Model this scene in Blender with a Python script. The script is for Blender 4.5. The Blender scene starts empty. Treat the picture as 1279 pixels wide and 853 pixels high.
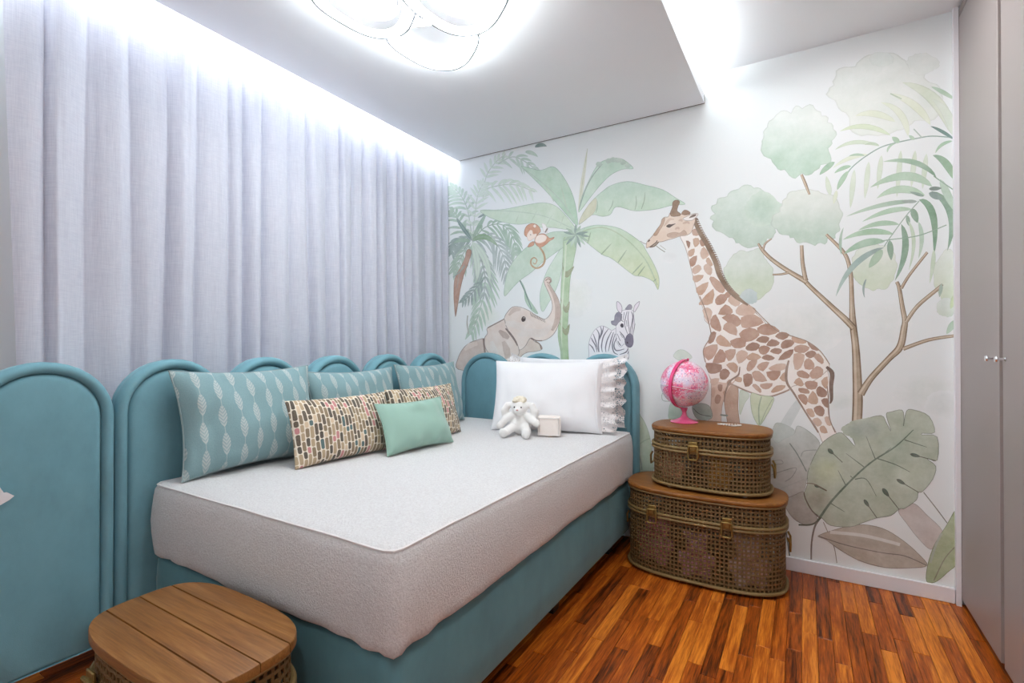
import bpy, bmesh, math, random
from mathutils import Vector, Matrix, noise
PI = math.pi
R = math.radians
scene = bpy.context.scene
COL = scene.collection

# ------------------------------------------------------------------ camera, world, big lights, exposure
CAM_Z = 1.148
F_PX, YAW, PITCH = 616.96, 0.53572, 0.0061
cam_data = bpy.data.cameras.new('camera')
cam = bpy.data.objects.new('camera', cam_data)
COL.objects.link(cam)
cam.location = (0, 0, CAM_Z)
cam.rotation_euler = (PI / 2 + PITCH, 0, YAW)
cam_data.sensor_width = 36
cam_data.lens = F_PX * 36 / 1279
cam_data.clip_start = 0.02
scene.camera = cam

world = bpy.data.worlds.new('world')
scene.world = world
world.use_nodes = True
world.node_tree.nodes['Background'].inputs[0].default_value = (0.75, 0.82, 1.0, 1)
world.node_tree.nodes['Background'].inputs[1].default_value = 0.3

vs = scene.view_settings
vs.view_transform = 'Standard'
vs.look = 'None'
vs.gamma = 1
vs.use_curve_mapping = False
vs.exposure = 0.59
scene.cycles.transparent_max_bounces = 24
scene.cycles.max_bounces = 10
scene.cycles.diffuse_bounces = 6
scene.cycles.sample_clamp_indirect = 6

SLAB_Z, CEIL_Z = 2.483, 2.640       # lowered slab underside, full ceiling
WALL_Y = 2.90                        # mural wall
SLAB_L, SLAB_R = -2.168, -0.476
WARD_X = 0.587


def area(name, loc, rot, sx, sy, power, color):
    l = bpy.data.lights.new(name, 'AREA')
    l.shape = 'RECTANGLE'
    l.size, l.size_y, l.energy, l.color = sx, sy, power, color
    o = bpy.data.objects.new(name, l)
    COL.objects.link(o)
    o.location, o.rotation_euler = loc, rot
    return o


# LED tape hidden on the slab's ends: one washes the curtain, one the raised ceiling strip
area('led_tape_curtain', (-2.175, 0.95, 2.555), (0, R(70), 0), 0.03, 3.8, 10.5, (0.90, 0.97, 1.0))
area('led_tape_cove', (-0.53, 0.84, 2.556), (0, R(180), 0), 0.03, 3.8, 28, (0.93, 0.99, 1.0))

# ------------------------------------------------------------------ helpers


def link(o, parent=None):
    COL.objects.link(o)
    if parent is not None:
        o.parent = parent
    return o


def tag(o, label=None, cat=None, group=None, kind=None):
    if label: o['label'] = label
    if cat: o['category'] = cat
    if group: o['group'] = group
    if kind: o['kind'] = kind
    return o


def thing(name, label, cat, loc=(0, 0, 0), rotz=0.0, group=None):
    o = bpy.data.objects.new(name, None)
    o.empty_display_size = 0.05
    link(o)
    o.location = loc
    o.rotation_euler = (0, 0, rotz)
    return tag(o, label, cat, group)


class MB:
    """collects faces, then links them as one mesh object"""
    def __init__(s):
        s.v, s.f, s.uv = [], [], {}

    def add(s, verts, faces, M=None):
        b = len(s.v)
        s.v += [tuple(M @ Vector(p)) if M is not None else tuple(p) for p in verts]
        s.f += [tuple(b + i for i in f) for f in faces]
        return b

    def box(s, x0, x1, y0, y1, z0, z1, M=None):
        s.add([(x0, y0, z0), (x1, y0, z0), (x1, y1, z0), (x0, y1, z0), (x0, y0, z1), (x1, y0, z1), (x1, y1, z1), (x0, y1, z1)],
              [(0, 3, 2, 1), (4, 5, 6, 7), (0, 1, 5, 4), (1, 2, 6, 5), (2, 3, 7, 6), (3, 0, 4, 7)], M)
        return s

    def loft(s, rings, close=True, cap0=True, cap1=True, M=None):
        n = len(rings[0])
        vv = [p for r in rings for p in r]
        ff = []
        for k in range(len(rings) - 1):
            for i in range(n if close else n - 1):
                j = (i + 1) % n
                ff.append((k * n + i, k * n + j, (k + 1) * n + j, (k + 1) * n + i))
        if cap0: ff.append(tuple(range(n - 1, -1, -1)))
        if cap1: ff.append(tuple((len(rings) - 1) * n + i for i in range(n)))
        s.add(vv, ff, M)
        return s

    def tube(s, pts, r, n=8, closed=False, caps=True, M=None):
        pts = [Vector(p) for p in pts]
        rs = r if isinstance(r, (list, tuple)) else [r] * len(pts)
        m = len(pts)
        up = None
        rings = []
        for i in range(m):
            if closed:
                t = pts[(i + 1) % m] - pts[i - 1]
            else:
                t = pts[min(i + 1, m - 1)] - pts[max(i - 1, 0)]
            if t.length < 1e-9: t = Vector((0, 0, 1))
            t.normalize()
            if up is None:
                up = Vector((0, 0, 1)) if abs(t.z) < .9 else Vector((1, 0, 0))
            a = up - t * up.dot(t)
            if a.length < 1e-6: a = t.orthogonal()
            a.normalize()
            b = t.cross(a)
            up = a
            rings.append([pts[i] + (a * math.cos(q) + b * math.sin(q)) * rs[i] for q in (2 * PI * k / n for k in range(n))])
        if closed:
            rings.append(rings[0])
            s.loft(rings, cap0=False, cap1=False, M=M)
        else:
            s.loft(rings, cap0=caps, cap1=caps, M=M)
        return s

    def lathe(s, prof, n=24, M=None):
        rings = [[(r * math.cos(2 * PI * k / n), r * math.sin(2 * PI * k / n), z) for k in range(n)] for r, z in prof]
        s.loft(rings, M=M)
        return s

    def ball(s, c, r, n=14, m=9, M=None):
        rx, ry, rz = r if isinstance(r, (tuple, list)) else (r, r, r)
        rings = []
        for k in range(1, m):
            a = -PI / 2 + PI * k / m
            rings.append([(c[0] + rx * math.cos(a) * math.cos(2 * PI * i / n), c[1] + ry * math.cos(a) * math.sin(2 * PI * i / n), c[2] + rz * math.sin(a)) for i in range(n)])
        s.loft(rings, M=M)
        return s

    def grid(s, nu, nv, fn, M=None, wrap=False):
        vv = [fn(i / nu, j / nv) for j in range(nv + 1) for i in range(nu + 1)]
        ff = [(j * (nu + 1) + i, j * (nu + 1) + i + 1, (j + 1) * (nu + 1) + i + 1, (j + 1) * (nu + 1) + i) for j in range(nv) for i in range(nu)]
        s.add(vv, ff, M)
        return s

    def mesh(s, name, mat, smooth=True, angle=None):
        me = bpy.data.meshes.new(name)
        me.from_pydata(s.v, [], s.f)
        me.materials.append(mat)
        if smooth:
            me.polygons.foreach_set('use_smooth', [True] * len(me.polygons))
            if angle is not None:
                me.set_sharp_from_angle(angle=R(angle))
        me.update()
        return me

    def build(s, name, mat, parent=None, smooth=True, angle=40, bevel=0):
        o = bpy.data.objects.new(name, s.mesh(name, mat, smooth, angle))
        link(o, parent)
        if bevel:
            b = o.modifiers.new('bevel', 'BEVEL')
            b.width, b.segments, b.limit_method = bevel, 2, 'ANGLE'
        return o


def box_obj(name, b, mat, parent=None, bevel=0):
    return MB().box(*b).build(name, mat, parent, smooth=bool(bevel), bevel=bevel)


def superell(a, b, n, e, z=0.0, cx=0.0, cy=0.0):
    out = []
    for k in range(n):
        t = 2 * PI * k / n
        c, s_ = math.cos(t), math.sin(t)
        out.append((cx + a * math.copysign(abs(c) ** (2 / e), c), cy + b * math.copysign(abs(s_) ** (2 / e), s_), z))
    return out


def resample(pts, n, closed=True):
    P = [Vector(p) for p in pts]
    if closed: P = P + [P[0]]
    d = [0]
    for i in range(len(P) - 1): d.append(d[-1] + (P[i + 1] - P[i]).length)
    out, k = [], 0
    for i in range(n):
        t = d[-1] * i / (n if closed else n - 1)
        while k < len(d) - 2 and d[k + 1] < t: k += 1
        w = (t - d[k]) / max(d[k + 1] - d[k], 1e-12)
        out.append(P[k].lerp(P[k + 1], min(max(w, 0), 1)))
    return out


# ------------------------------------------------------------------ material helpers
class NT:
    def __init__(s, name):
        s.m = bpy.data.materials.new(name)
        s.m.use_nodes = True
        s.t = s.m.node_tree
        s.n = s.t.nodes
        s.bsdf = s.n['Principled BSDF']
        s.out = s.n['Material Output']

    def put(s, sock, val):
        if hasattr(val, 'is_output'): s.t.links.new(val, sock)
        else:
            if isinstance(val, (tuple, list)) and len(val) == 3 and sock.type == 'RGBA': val = (*val, 1)
            sock.default_value = val

    def node(s, typ, **kw):
        nd = s.n.new(typ)
        for k, v in kw.items():
            if k.startswith('i_'):
                key = k[2:]
                key = int(key) if key.isdigit() else key.replace('_', ' ')
                s.put(nd.inputs[key], v)
            else: setattr(nd, k, v)
        return nd

    def math(s, op, a, b=0.0, c=0.0, clamp=False):
        nd = s.n.new('ShaderNodeMath')
        nd.operation, nd.use_clamp = op, clamp
        for i, v in enumerate((a, b, c)): s.put(nd.inputs[i], v)
        return nd.outputs[0]

    def mix(s, f, a, b, blend='MIX'):
        nd = s.n.new('ShaderNodeMix')
        nd.data_type, nd.blend_type = 'RGBA', blend
        s.put(nd.inputs[0], f); s.put(nd.inputs[6], a); s.put(nd.inputs[7], b)
        return nd.outputs[2]

    def ramp(s, f, stops, interp='LINEAR'):
        nd = s.n.new('ShaderNodeValToRGB')
        nd.color_ramp.interpolation = interp
        el = nd.color_ramp.elements
        while len(el) < len(stops): el.new(0.5)
        for e, (p, c) in zip(el, stops):
            e.position = p
            e.color = (*c, 1) if len(c) == 3 else c
        s.put(nd.inputs[0], f)
        return nd.outputs[0]

    def noise(s, vec, scale, detail=2.0, rough=0.5):
        nd = s.n.new('ShaderNodeTexNoise')
        nd.inputs['Scale'].default_value, nd.inputs['Detail'].default_value, nd.inputs['Roughness'].default_value = scale, detail, rough
        if vec is not None: s.t.links.new(vec, nd.inputs['Vector'])
        return nd.outputs[0]

    def coord(s, which='Object'):
        return s.n.new('ShaderNodeTexCoord').outputs[which]

    def mapping(s, vec, scale=(1, 1, 1), rot=(0, 0, 0), loc=(0, 0, 0)):
        nd = s.n.new('ShaderNodeMapping')
        s.t.links.new(vec, nd.inputs[0])
        nd.inputs['Scale'].default_value, nd.inputs['Rotation'].default_value, nd.inputs['Location'].default_value = scale, rot, loc
        return nd.outputs[0]

    def xyz(s, vec):
        nd = s.n.new('ShaderNodeSeparateXYZ')
        s.t.links.new(vec, nd.inputs[0])
        return nd.outputs

    def bump(s, h, strength=0.2, dist=0.01):
        nd = s.n.new('ShaderNodeBump')
        nd.inputs['Strength'].default_value, nd.inputs['Distance'].default_value = strength, dist
        s.t.links.new(h, nd.inputs['Height'])
        s.t.links.new(nd.outputs[0], s.bsdf.inputs['Normal'])

    def set(s, **kw):
        for k, v in kw.items(): s.put(s.bsdf.inputs[k.replace('_', ' ')], v)
        return s


def srgb(r, g, b):
    f = lambda c: (c / 255 / 12.92) if c / 255 <= 0.04045 else ((c / 255 + 0.055) / 1.055) ** 2.4
    return (f(r), f(g), f(b))


def plain(name, col, rough=0.5, metal=0.0, bump=0, bscale=200, var=0.0, vscale=6, **kw):
    t = NT(name)
    co = t.coord()
    c = col
    if var:
        n = t.noise(co, vscale, 4)
        c = t.mix(n, tuple(x * (1 - var) for x in col), tuple(min(1, x * (1 + var)) for x in col))
    t.set(Base_Color=c, Roughness=rough, Metallic=metal, **kw)
    if bump: t.bump(t.noise(co, bscale, 3), bump, 0.004)
    return t.m


def fabric(name, col, rough=0.9, sheen=0.4, weave=900, bump=0.25, var=0.08, vscale=9):
    t = NT(name)
    co = t.coord()
    n = t.noise(co, vscale, 4)
    c = t.mix(n, tuple(x * (1 - var) for x in col), tuple(min(1, x * (1 + var)) for x in col))
    t.set(Base_Color=c, Roughness=rough, Sheen_Weight=sheen, Sheen_Roughness=0.4)
    t.bump(t.noise(co, weave, 2), bump, 0.003)
    return t.m


M = {}
M['wall'] = plain('white_paint', srgb(234, 238, 239), 0.7)
M['ceil'] = plain('ceiling_paint', srgb(243, 245, 248), 0.8)
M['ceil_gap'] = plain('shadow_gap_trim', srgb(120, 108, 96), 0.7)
M['base'] = plain('baseboard_lacquer', srgb(238, 236, 240), 0.35)
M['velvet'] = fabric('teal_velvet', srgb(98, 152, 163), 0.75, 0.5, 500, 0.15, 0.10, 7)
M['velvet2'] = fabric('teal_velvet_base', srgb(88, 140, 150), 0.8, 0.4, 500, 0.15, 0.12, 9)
M['dark'] = plain('dark_recess', (0.012, 0.011, 0.011), 0.8)
M['black_leg'] = plain('black_plastic_leg', (0.015, 0.014, 0.013), 0.4)
M['ward'] = plain('taupe_lacquer', srgb(158, 148, 145), 0.42)
M['ward_in'] = plain('wardrobe_edge', srgb(92, 74, 72), 0.6)
M['chrome'] = plain('chrome', (0.82, 0.82, 0.84), 0.12, 1.0)
M['bronze'] = plain('antique_brass', srgb(150, 124, 72), 0.38, 0.75, var=0.25, vscale=40)
M['cane_rim'] = plain('bronzed_rattan', srgb(132, 108, 66), 0.45, 0.15, var=0.2, vscale=60)
M['cane'] = plain('woven_cane', srgb(112, 86, 50), 0.55, 0.1, var=0.25, vscale=50)
M['foot'] = plain('clear_foot', srgb(210, 200, 190), 0.3)
M['white_metal'] = plain('white_enamel', srgb(235, 235, 238), 0.4)


def velvet_nap():
    # upholstery velvet with brushed patches
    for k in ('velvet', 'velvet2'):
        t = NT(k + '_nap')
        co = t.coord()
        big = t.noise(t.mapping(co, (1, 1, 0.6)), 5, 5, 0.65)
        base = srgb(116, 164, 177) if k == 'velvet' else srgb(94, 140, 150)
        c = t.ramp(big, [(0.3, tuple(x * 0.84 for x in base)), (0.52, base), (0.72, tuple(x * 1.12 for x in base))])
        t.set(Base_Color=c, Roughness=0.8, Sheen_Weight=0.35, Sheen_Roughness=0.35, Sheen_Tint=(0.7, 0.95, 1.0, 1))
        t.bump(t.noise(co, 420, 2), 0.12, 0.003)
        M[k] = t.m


velvet_nap()


def wood_mat(name, dark, mid, light, axis='X', rough=0.35, scale=1.0, rand=False, coat=0.0):
    t = NT(name)
    co = t.coord()
    if rand:
        oi = t.node('ShaderNodeObjectInfo')
        rnd = oi.outputs['Random']
        off = t.node('ShaderNodeVectorMath', operation='ADD')
        t.t.links.new(co, off.inputs[0])
        cx = t.node('ShaderNodeCombineXYZ')
        for i in range(3): t.put(cx.inputs[i], t.math('MULTIPLY', rnd, 37.0 + 11 * i))
        t.t.links.new(cx.outputs[0], off.inputs[1])
        co = off.outputs[0]
    sc = {'X': (1.2, 22, 22), 'Y': (22, 1.2, 22), 'Z': (22, 22, 1.2)}[axis]
    g = t.noise(t.mapping(co, tuple(x * scale for x in sc)), 3.0, 6, 0.62)
    g2 = t.noise(t.mapping(co, tuple(x * scale * 4 for x in sc)), 3.0, 3, 0.5)
    f = t.math('ADD', t.math('MULTIPLY', g, 0.75), t.math('MULTIPLY', g2, 0.25))
    if rand:
        f2 = t.math('ADD', t.math('MULTIPLY', rnd, 0.46), t.math('MULTIPLY', t.math('SUBTRACT', f, 0.5), 1.5))
        f = t.math('ADD', f2, 0.27, clamp=True)
    c = t.ramp(f, [(0.15, dark), (0.5, mid), (0.85, light)])
    t.set(Base_Color=c, Roughness=rough, Coat_Weight=coat, Coat_Roughness=0.12, Specular_IOR_Level=0.3)
    t.bump(g2, 0.06, 0.002)
    return t.m


M['plank'] = wood_mat('parquet_strip', srgb(60, 20, 3), srgb(166, 78, 18), srgb(226, 136, 44), 'Y', 0.34, 1.0, True, 0.06)
M['top_wood'] = wood_mat('trunk_top_wood', srgb(84, 48, 16), srgb(132, 82, 34), srgb(170, 116, 56), 'X', 0.4)
M['stool_wood'] = wood_mat('stool_plank_wood', srgb(80, 46, 18), srgb(134, 88, 42), srgb(166, 118, 66), 'X', 0.42)

# ------------------------------------------------------------------ the room
def struct(name, b, mat, label=None, bevel=0):
    o = box_obj(name, b, M[mat], bevel=bevel)
    return tag(o, label, None, None, 'structure')


RX0, RX1, RY0, RY1 = -2.36, 1.25, -1.6, WALL_Y
struct('wall_back', (RX0 - .1, RX1 + .1, WALL_Y, WALL_Y + .1, -.05, 2.75), 'wall', 'white plaster wall behind the jungle mural')
struct('wall_left', (RX0 - .1, RX0, RY0, RY1, -.05, 2.75), 'wall', 'pale wall behind the sheer curtain')
struct('wall_front', (RX0 - .1, RX1 + .1, RY0 - .1, RY0, -.05, 2.75), 'wall', 'white wall behind the viewer')
struct('wall_right', (RX1, RX1 + .1, RY0, RY1, -.05, 2.75), 'wall', 'white wall behind the wardrobe')
struct('ceiling', (RX0 - .1, RX1 + .1, RY0 - .1, RY1 + .1, CEIL_Z, CEIL_Z + .1), 'ceil', 'raised white ceiling strip beside the wardrobe')
struct('ceiling_slab', (SLAB_L, SLAB_R, RY0 + .02, RY1 - .016, SLAB_Z, SLAB_Z + .052), 'ceil', 'lowered white plasterboard ceiling holding the ring lamp')
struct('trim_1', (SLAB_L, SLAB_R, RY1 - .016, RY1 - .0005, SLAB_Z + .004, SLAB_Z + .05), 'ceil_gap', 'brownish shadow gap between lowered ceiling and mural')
struct('trim_2', (WARD_X - .018, WARD_X - .001, RY1 - .03, RY1 - .0005, .0, CEIL_Z), 'base', 'thin white filler strip between mural and wardrobe')
struct('baseboard_back', (-.83, WARD_X - .02, RY1 - .016, RY1 - .0005, 0, .068), 'base', 'white baseboard under the mural', bevel=.003)
struct('baseboard_left', (RX0, RX0 + .016, RY0, RY1 - .02, 0, .068), 'base', 'white baseboard behind the teal panels', bevel=.003)

# floor: subfloor plus parquet strips; the strips in view are single planks
fl = struct('floor', (RX0 - .1, RX1 + .1, RY0 - .1, RY1 + .1, -.05, -.012), 'dark', 'glossy reddish brown parquet floor of narrow staggered strips')
rng = random.Random(11)
PW = 0.051
plank_meshes = {}
stuff = MB()


def plank_mesh(L):
    if L not in plank_meshes:
        m = MB()
        h, w, g = .0115, PW / 2 - .0004, .0012
        l = L / 2 - .0005
        m.loft([[(-w, -l, -h), (w, -l, -h), (w, l, -h), (-w, l, -h)],
                [(-w, -l, -g), (w, -l, -g), (w, l, -g), (-w, l, -g)],
                [(-w + g, -l + g, 0), (w - g, -l + g, 0), (w - g, l - g, 0), (-w + g, l - g, 0)]])
        plank_meshes[L] = m.mesh('plank', M['plank'], smooth=False)
    return plank_meshes[L]


x = RX0
nplank = 0
while x < RX1:
    y = RY0 - rng.random() * .4
    while y < RY1:
        L = rng.choice((.30, .40, .50, .60, .72))
        xc, yc = x + PW / 2, y + L / 2
        if y + L > RY1: L = max(.06, round(RY1 - y - .002, 2)); yc = y + L / 2
        vis = (xc > -1.0 and xc < .66 and y + L > .95) or (xc < -1.45 and yc > .1 and yc < 1.0)
        if vis and nplank < 295:
            o = bpy.data.objects.new('plank', plank_mesh(L))
            link(o, fl)
            o.location = (xc, yc, 0)
            nplank += 1
        else:
            l, w = L / 2 - .0005, PW / 2 - .0004
            stuff.box(xc - w, xc + w, yc - l, yc + l, -.0115, 0)
        y += L
    x += PW
so = stuff.build('plank_field', M['plank'], fl, smooth=False)
so['kind'] = 'stuff'

# ------------------------------------------------------------------ sheer curtain
def curtain():
    t = NT('sheer_linen')
    co = t.coord()
    warp = t.noise(t.mapping(co, (1, 500, 14)), 1.0, 2)
    weft = t.noise(t.mapping(co, (1, 30, 520)), 1.0, 2)
    th = t.math('MULTIPLY', t.math('ADD', warp, weft), .5)
    c = t.ramp(th, [(.3, srgb(206, 208, 222)), (.7, srgb(238, 239, 248))])
    t.set(Base_Color=c, Roughness=.9, Sheen_Weight=.2)
    tr = t.node('ShaderNodeBsdfTranslucent', i_Color=(.78, .79, .88, 1))
    mx = t.node('ShaderNodeMixShader')
    mx.inputs[0].default_value = .28
    t.t.links.new(t.bsdf.outputs[0], mx.inputs[1])
    t.t.links.new(tr.outputs[0], mx.inputs[2])
    t.t.links.new(mx.outputs[0], t.out.inputs[0])
    t.bump(th, .25, .003)
    Y0, Y1, Z0, Z1 = .535, 2.885, .06, 2.62
    NU, NV = 620, 44
    # pleats of uneven width
    rg = random.Random(5)
    edges = [0.0]
    while edges[-1] < 1: edges.append(edges[-1] + rg.uniform(.026, .060))
    amp = [rg.uniform(.55, 1.1) for _ in edges]
    skew = [rg.uniform(.25, .75) for _ in edges]

    def fold(s):
        for k in range(len(edges) - 1):
            if edges[k] <= s <= edges[k + 1]:
                q = (s - edges[k]) / (edges[k + 1] - edges[k])
                w = skew[k]
                q = .5 * q / w if q < w else .5 + .5 * (q - w) / (1 - w)
                v = math.sin(PI * q)
                return (v ** .7) * amp[k]
        return 0

    def fn(u, v):
        z = Z0 + (Z1 - Z0) * v
        d = 1 - v
        s = u + .016 * d * noise.noise((u * 7, d * 1.1, 3.1)) * 2 + .010 * d * noise.noise((u * 19, d * 1.6, 9.1))
        s = min(max(s, 0), 1)
        dep = fold(s) * (.046 + .034 * d) + .010 * noise.noise((u * 30, d * 1.5, 7)) + .004 * noise.noise((u * 90, d * 3, 1))
        y = Y0 + (Y1 - Y0) * u + .016 * d * math.sin(u * 41 + d * 2) * min(1, u * 12, (1 - u) * 14)
        y += .075 * (d ** 1.3) * max(0, 1 - u * 14)
        return (-2.290 + dep + .010 * d, y, z)
    m = MB().grid(NU, NV, fn)
    o = m.build('sheer_curtain', t.m, angle=180)
    tag(o, 'floor length white sheer linen curtain hanging in soft folds behind the teal panels', 'curtain')
    rail = MB()
    rail.box(-2.285, -2.235, .5, 2.89, 2.618, 2.638)
    r = rail.build('curtain_rail', M['white_metal'], smooth=False)
    r.parent = o


curtain()

# ------------------------------------------------------------------ ring ceiling lamp, downlight
def emis(name, col, strength):
    t = NT(name)
    t.set(Base_Color=(.9, .9, .9), Emission_Color=(*col, 1), Emission_Strength=strength)
    return t.m


M['diffuser'] = emis('lamp_diffuser', (.91, .985, 1.0), 25.0)
M['lamp_rim'] = plain('satin_grey_rim', srgb(84, 86, 92), .6)
M['diffuser_up'] = emis('lamp_upper_diffuser', (.91, .985, 1.0), 1.6)
M['spot'] = emis('downlight_diffuser', (1.0, .97, .93), 14.0)


def rounded_tri(r, n, rot, bulge=.16):
    return [((r * (1 - bulge * math.cos(3 * (a - rot)) * -1 * .55)) * math.cos(a), (r * (1 - bulge * math.cos(3 * (a - rot)) * -1 * .55)) * math.sin(a)) for a in (2 * PI * k / n for k in range(n))]


def ring_lamp():
    root = thing('ceiling_lamp', 'glowing white ceiling lamp of interlocking rounded rings', 'lamp', (-1.27, 1.45, SLAB_Z))
    MB().lathe([(.0, -.03), (.075, -.03), (.08, -.025), (.08, -.0005)], 28).build('ceiling_mount', M['white_metal'], root)
    for k, (ang, dz) in enumerate(((R(113), -.060), (R(233), -.077), (R(353), -.094))):
        cx, cy = .195 * math.cos(ang), .195 * math.sin(ang)
        n = 72
        o1 = rounded_tri(.185, n, ang)
        i1 = rounded_tri(.135, n, ang)
        fr, df = MB(), MB()
        def ring(pts, z, grow=0.0): return [(cx + x * (1 + grow), cy + y * (1 + grow), z) for x, y in pts]
        zt, zb = dz + .034, dz
        fr.loft([ring(i1, zb + .029, -.012), ring(i1, zt, -.012), ring(o1, zt, .010), ring(o1, zb + .029, .010), ring(i1, zb + .029, -.012)], cap0=False, cap1=False)
        f = fr.build('ring', M['white_metal'], root, angle=30)
        df.loft([ring(i1, zb + .027), ring(i1, zb), ring(o1, zb), ring(o1, zb + .028)], cap0=False, cap1=False)
        d = df.build('diffuser', M['diffuser'], f, angle=30)
        tag(d, 'glowing white diffuser')
        MB().tube([(cx + x * 1.012, cy + y * 1.012, zb + .001) for x, y in o1], .0045, 6, closed=True).build('outer_rim', M['lamp_rim'], f)
        MB().loft([ring(i1, zb - .0005, -.004), ring(i1, zb + .029, -.004), ring(i1, zb + .029, -.016), ring(i1, zb - .0005, -.016), ring(i1, zb - .0005, -.004)], cap0=False, cap1=False).build('inner_rim', M['white_metal'], f)
        up = MB()
        up.loft([ring(i1, zt + .001), ring(o1, zt + .001), ring(o1, zt + .004), ring(i1, zt + .004), ring(i1, zt + .001)], cap0=False, cap1=False)
        tag(up.build('upper_diffuser', M['diffuser_up'], f, angle=30), 'glowing upper diffuser')
        st = MB().tube([(cx * .45, cy * .45, -.02), (cx * .45, cy * .45, zt - .006)], .004, 8)
        st.build('hanger', M['white_metal'], f)


ring_lamp()


def downlight(x, y, label, power):
    root = thing('downlight', label, 'downlight', (x, y, CEIL_Z), 0, 'recessed square downlights')
    f = MB()
    a, b = .055, .043
    f.loft([[(s * b, t * b, -.001) for s, t in ((-1, -1), (1, -1), (1, 1), (-1, 1))], [(s * b, t * b, -.006) for s, t in ((-1, -1), (1, -1), (1, 1), (-1, 1))],
            [(s * a, t * a, -.006) for s, t in ((-1, -1), (1, -1), (1, 1), (-1, 1))], [(s * a, t * a, -.0005) for s, t in ((-1, -1), (1, -1), (1, 1), (-1, 1))]], cap0=False, cap1=False)
    f.build('frame', M['white_metal'], root, smooth=False)
    box_obj('diffuser', (-b, b, -b, b, -.0035, -.001), M['spot'], root)
    area('downlight_beam', (x, y, CEIL_Z - .008), (0, 0, 0), .08, .08, power, (1.0, .97, .94))


downlight(.20, 2.27, 'small square recessed downlight in the raised ceiling near the wardrobe', 2.6)
downlight(.20, .9, 'small square recessed downlight over the middle of the room', 6.5)
downlight(.20, -.5, 'small square recessed downlight near the entrance end', 6.5)

# ------------------------------------------------------------------ wardrobe
def wardrobe():
    root = thing('wardrobe', 'floor to ceiling taupe lacquered wardrobe with chrome knobs', 'wardrobe', (WARD_X, 0, 0))
    D = .6
    y0, y1 = .55, WALL_Y - .004
    b = MB()
    b.box(.024, D, y0, y1, .03, CEIL_Z - .012)
    b.build('carcass', M['ward_in'], root, smooth=False)
    box_obj('plinth', (.05, D - .02, y0 + .01, y1 - .01, .0, .03), M['dark'], root)
    box_obj('top_filler', (.0, .022, y0, y1, 2.595, CEIL_Z - .012), M['ward'], root, .002)
    edges = [y1, 2.352, 1.82, 1.29, .77]
    for k in range(4):
        a, c = edges[k + 1] + (.017 if k % 2 == 0 else .003), edges[k] - (.017 if k % 2 else .003)
        d = box_obj('door', (.0, .021, a, c, .032, 2.59), M['ward'], root, .0015)
        yk = a + .035 if k % 2 == 0 else c - .035
        kn = MB()
        T = Matrix.Translation((0, yk, 1.098)) @ Matrix.Rotation(R(-90), 4, 'Y')
        kn.lathe([(.008, 0), (.008, .003), (.0045, .006), (.0045, .020), (.010, .022), (.0115, .025), (.010, .029), (.004, .030)], 20, T)
        o = kn.build('knob', M['chrome'], d)
        tag(o, 'polished chrome knob')


wardrobe()

# ------------------------------------------------------------------ arched teal panels
def arch(w, z0, z1, d, x, ns=18):
    """outline of an arched panel inset by d, in the plane at depth x; local y across, z up"""
    r = w / 2 - d
    zc = z1 - w / 2
    zl = z0 + d * .12
    pts = [(x, -r, zl), (x, -r * .33, zl), (x, r * .33, zl), (x, r, zl)]
    for k in range(1, 7): pts.append((x, r, zl + (zc - zl) * k / 7))
    for k in range(ns + 1):
        a = PI * k / ns
        pts.append((x, r * math.cos(a), zc + r * math.sin(a)))
    for k in range(6, 0, -1): pts.append((x, -r, zl + (zc - zl) * k / 7))
    return pts


def panel_meshes(w):
    z0, z1 = .0, .965
    bd, bo, pd = MB(), MB(), MB()
    bd.loft([arch(w, z0, z1, .004, 0), arch(w, z0, z1, .004, .022)])
    prof = [(.004, .020), (.0005, .034), (.0005, .052), (.004, .064), (.011, .072), (.020, .075), (.029, .071), (.035, .062), (.037, .050)]
    bo.loft([arch(w, z0, z1, d, x) for d, x in prof], cap1=False)
    prof = [(.036, .040), (.038, .052), (.042, .061), (.049, .067), (.060, .0705), (.085, .073), (.12, .0745), (.16, .075)]
    prof = [(min(d, w / 2 - .01), x) for d, x in prof]
    pd.loft([arch(w, z0, z1, d, x) for d, x in prof], cap0=False)
    return bd.mesh('backing', M['velvet']), bo.mesh('border_roll', M['velvet'], True, 60), pd.mesh('padded_center', M['velvet'], True, 60)


def panel(meshes, loc, rz, label):
    root = thing('headboard_panel', label, 'headboard panel', loc, rz, 'arched teal velvet headboard panels')
    for n, me in zip(('backing_board', 'border_roll', 'padded_center'), meshes):
        o = bpy.data.objects.new(n, me)
        link(o, root)


PZ = .128
pl, pb = panel_meshes(.376), panel_meshes(.418)
left_words = ['arched teal velvet panel nearest the left edge of the picture, uncovered by the bed',
              'arched teal velvet panel at the foot end of the bed, behind the first leaf cushion',
              'arched teal panel peeking over the middle of the nearest leaf cushion',
              'arched teal panel peeking over the middle leaf cushion',
              'arched teal panel peeking out between the middle and farthest leaf cushions',
              'arched teal panel on the curtain side nearest the room corner']
for k in range(6):
    panel(pl, (-2.127, .586 + .378 * k, PZ), 0, left_words[k])
back_words = ['arched teal panel at the corner, below the painted elephant',
              'arched teal panel behind the white pillows, below the painted palm trunk',
              'arched teal panel at the bed end beside the wicker trunks, below the zebra']
for k in range(3):
    panel(pb, (-1.893 + .4235 * k, WALL_Y - .004, PZ), R(-90), back_words[k])

# ------------------------------------------------------------------ bed base and mattress
def rrect(x0, x1, y0, y1, r, z, n=8, ns=14):
    pts = []
    for (cx, cy, a0) in ((x1 - r, y0 + r, -90), (x1 - r, y1 - r, 0), (x0 + r, y1 - r, 90), (x0 + r, y0 + r, 180)):
        for k in range(n + 1):
            a = R(a0 + 90 * k / n)
            pts.append(Vector((cx + r * math.cos(a), cy + r * math.sin(a), z)))
    return pts


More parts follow.
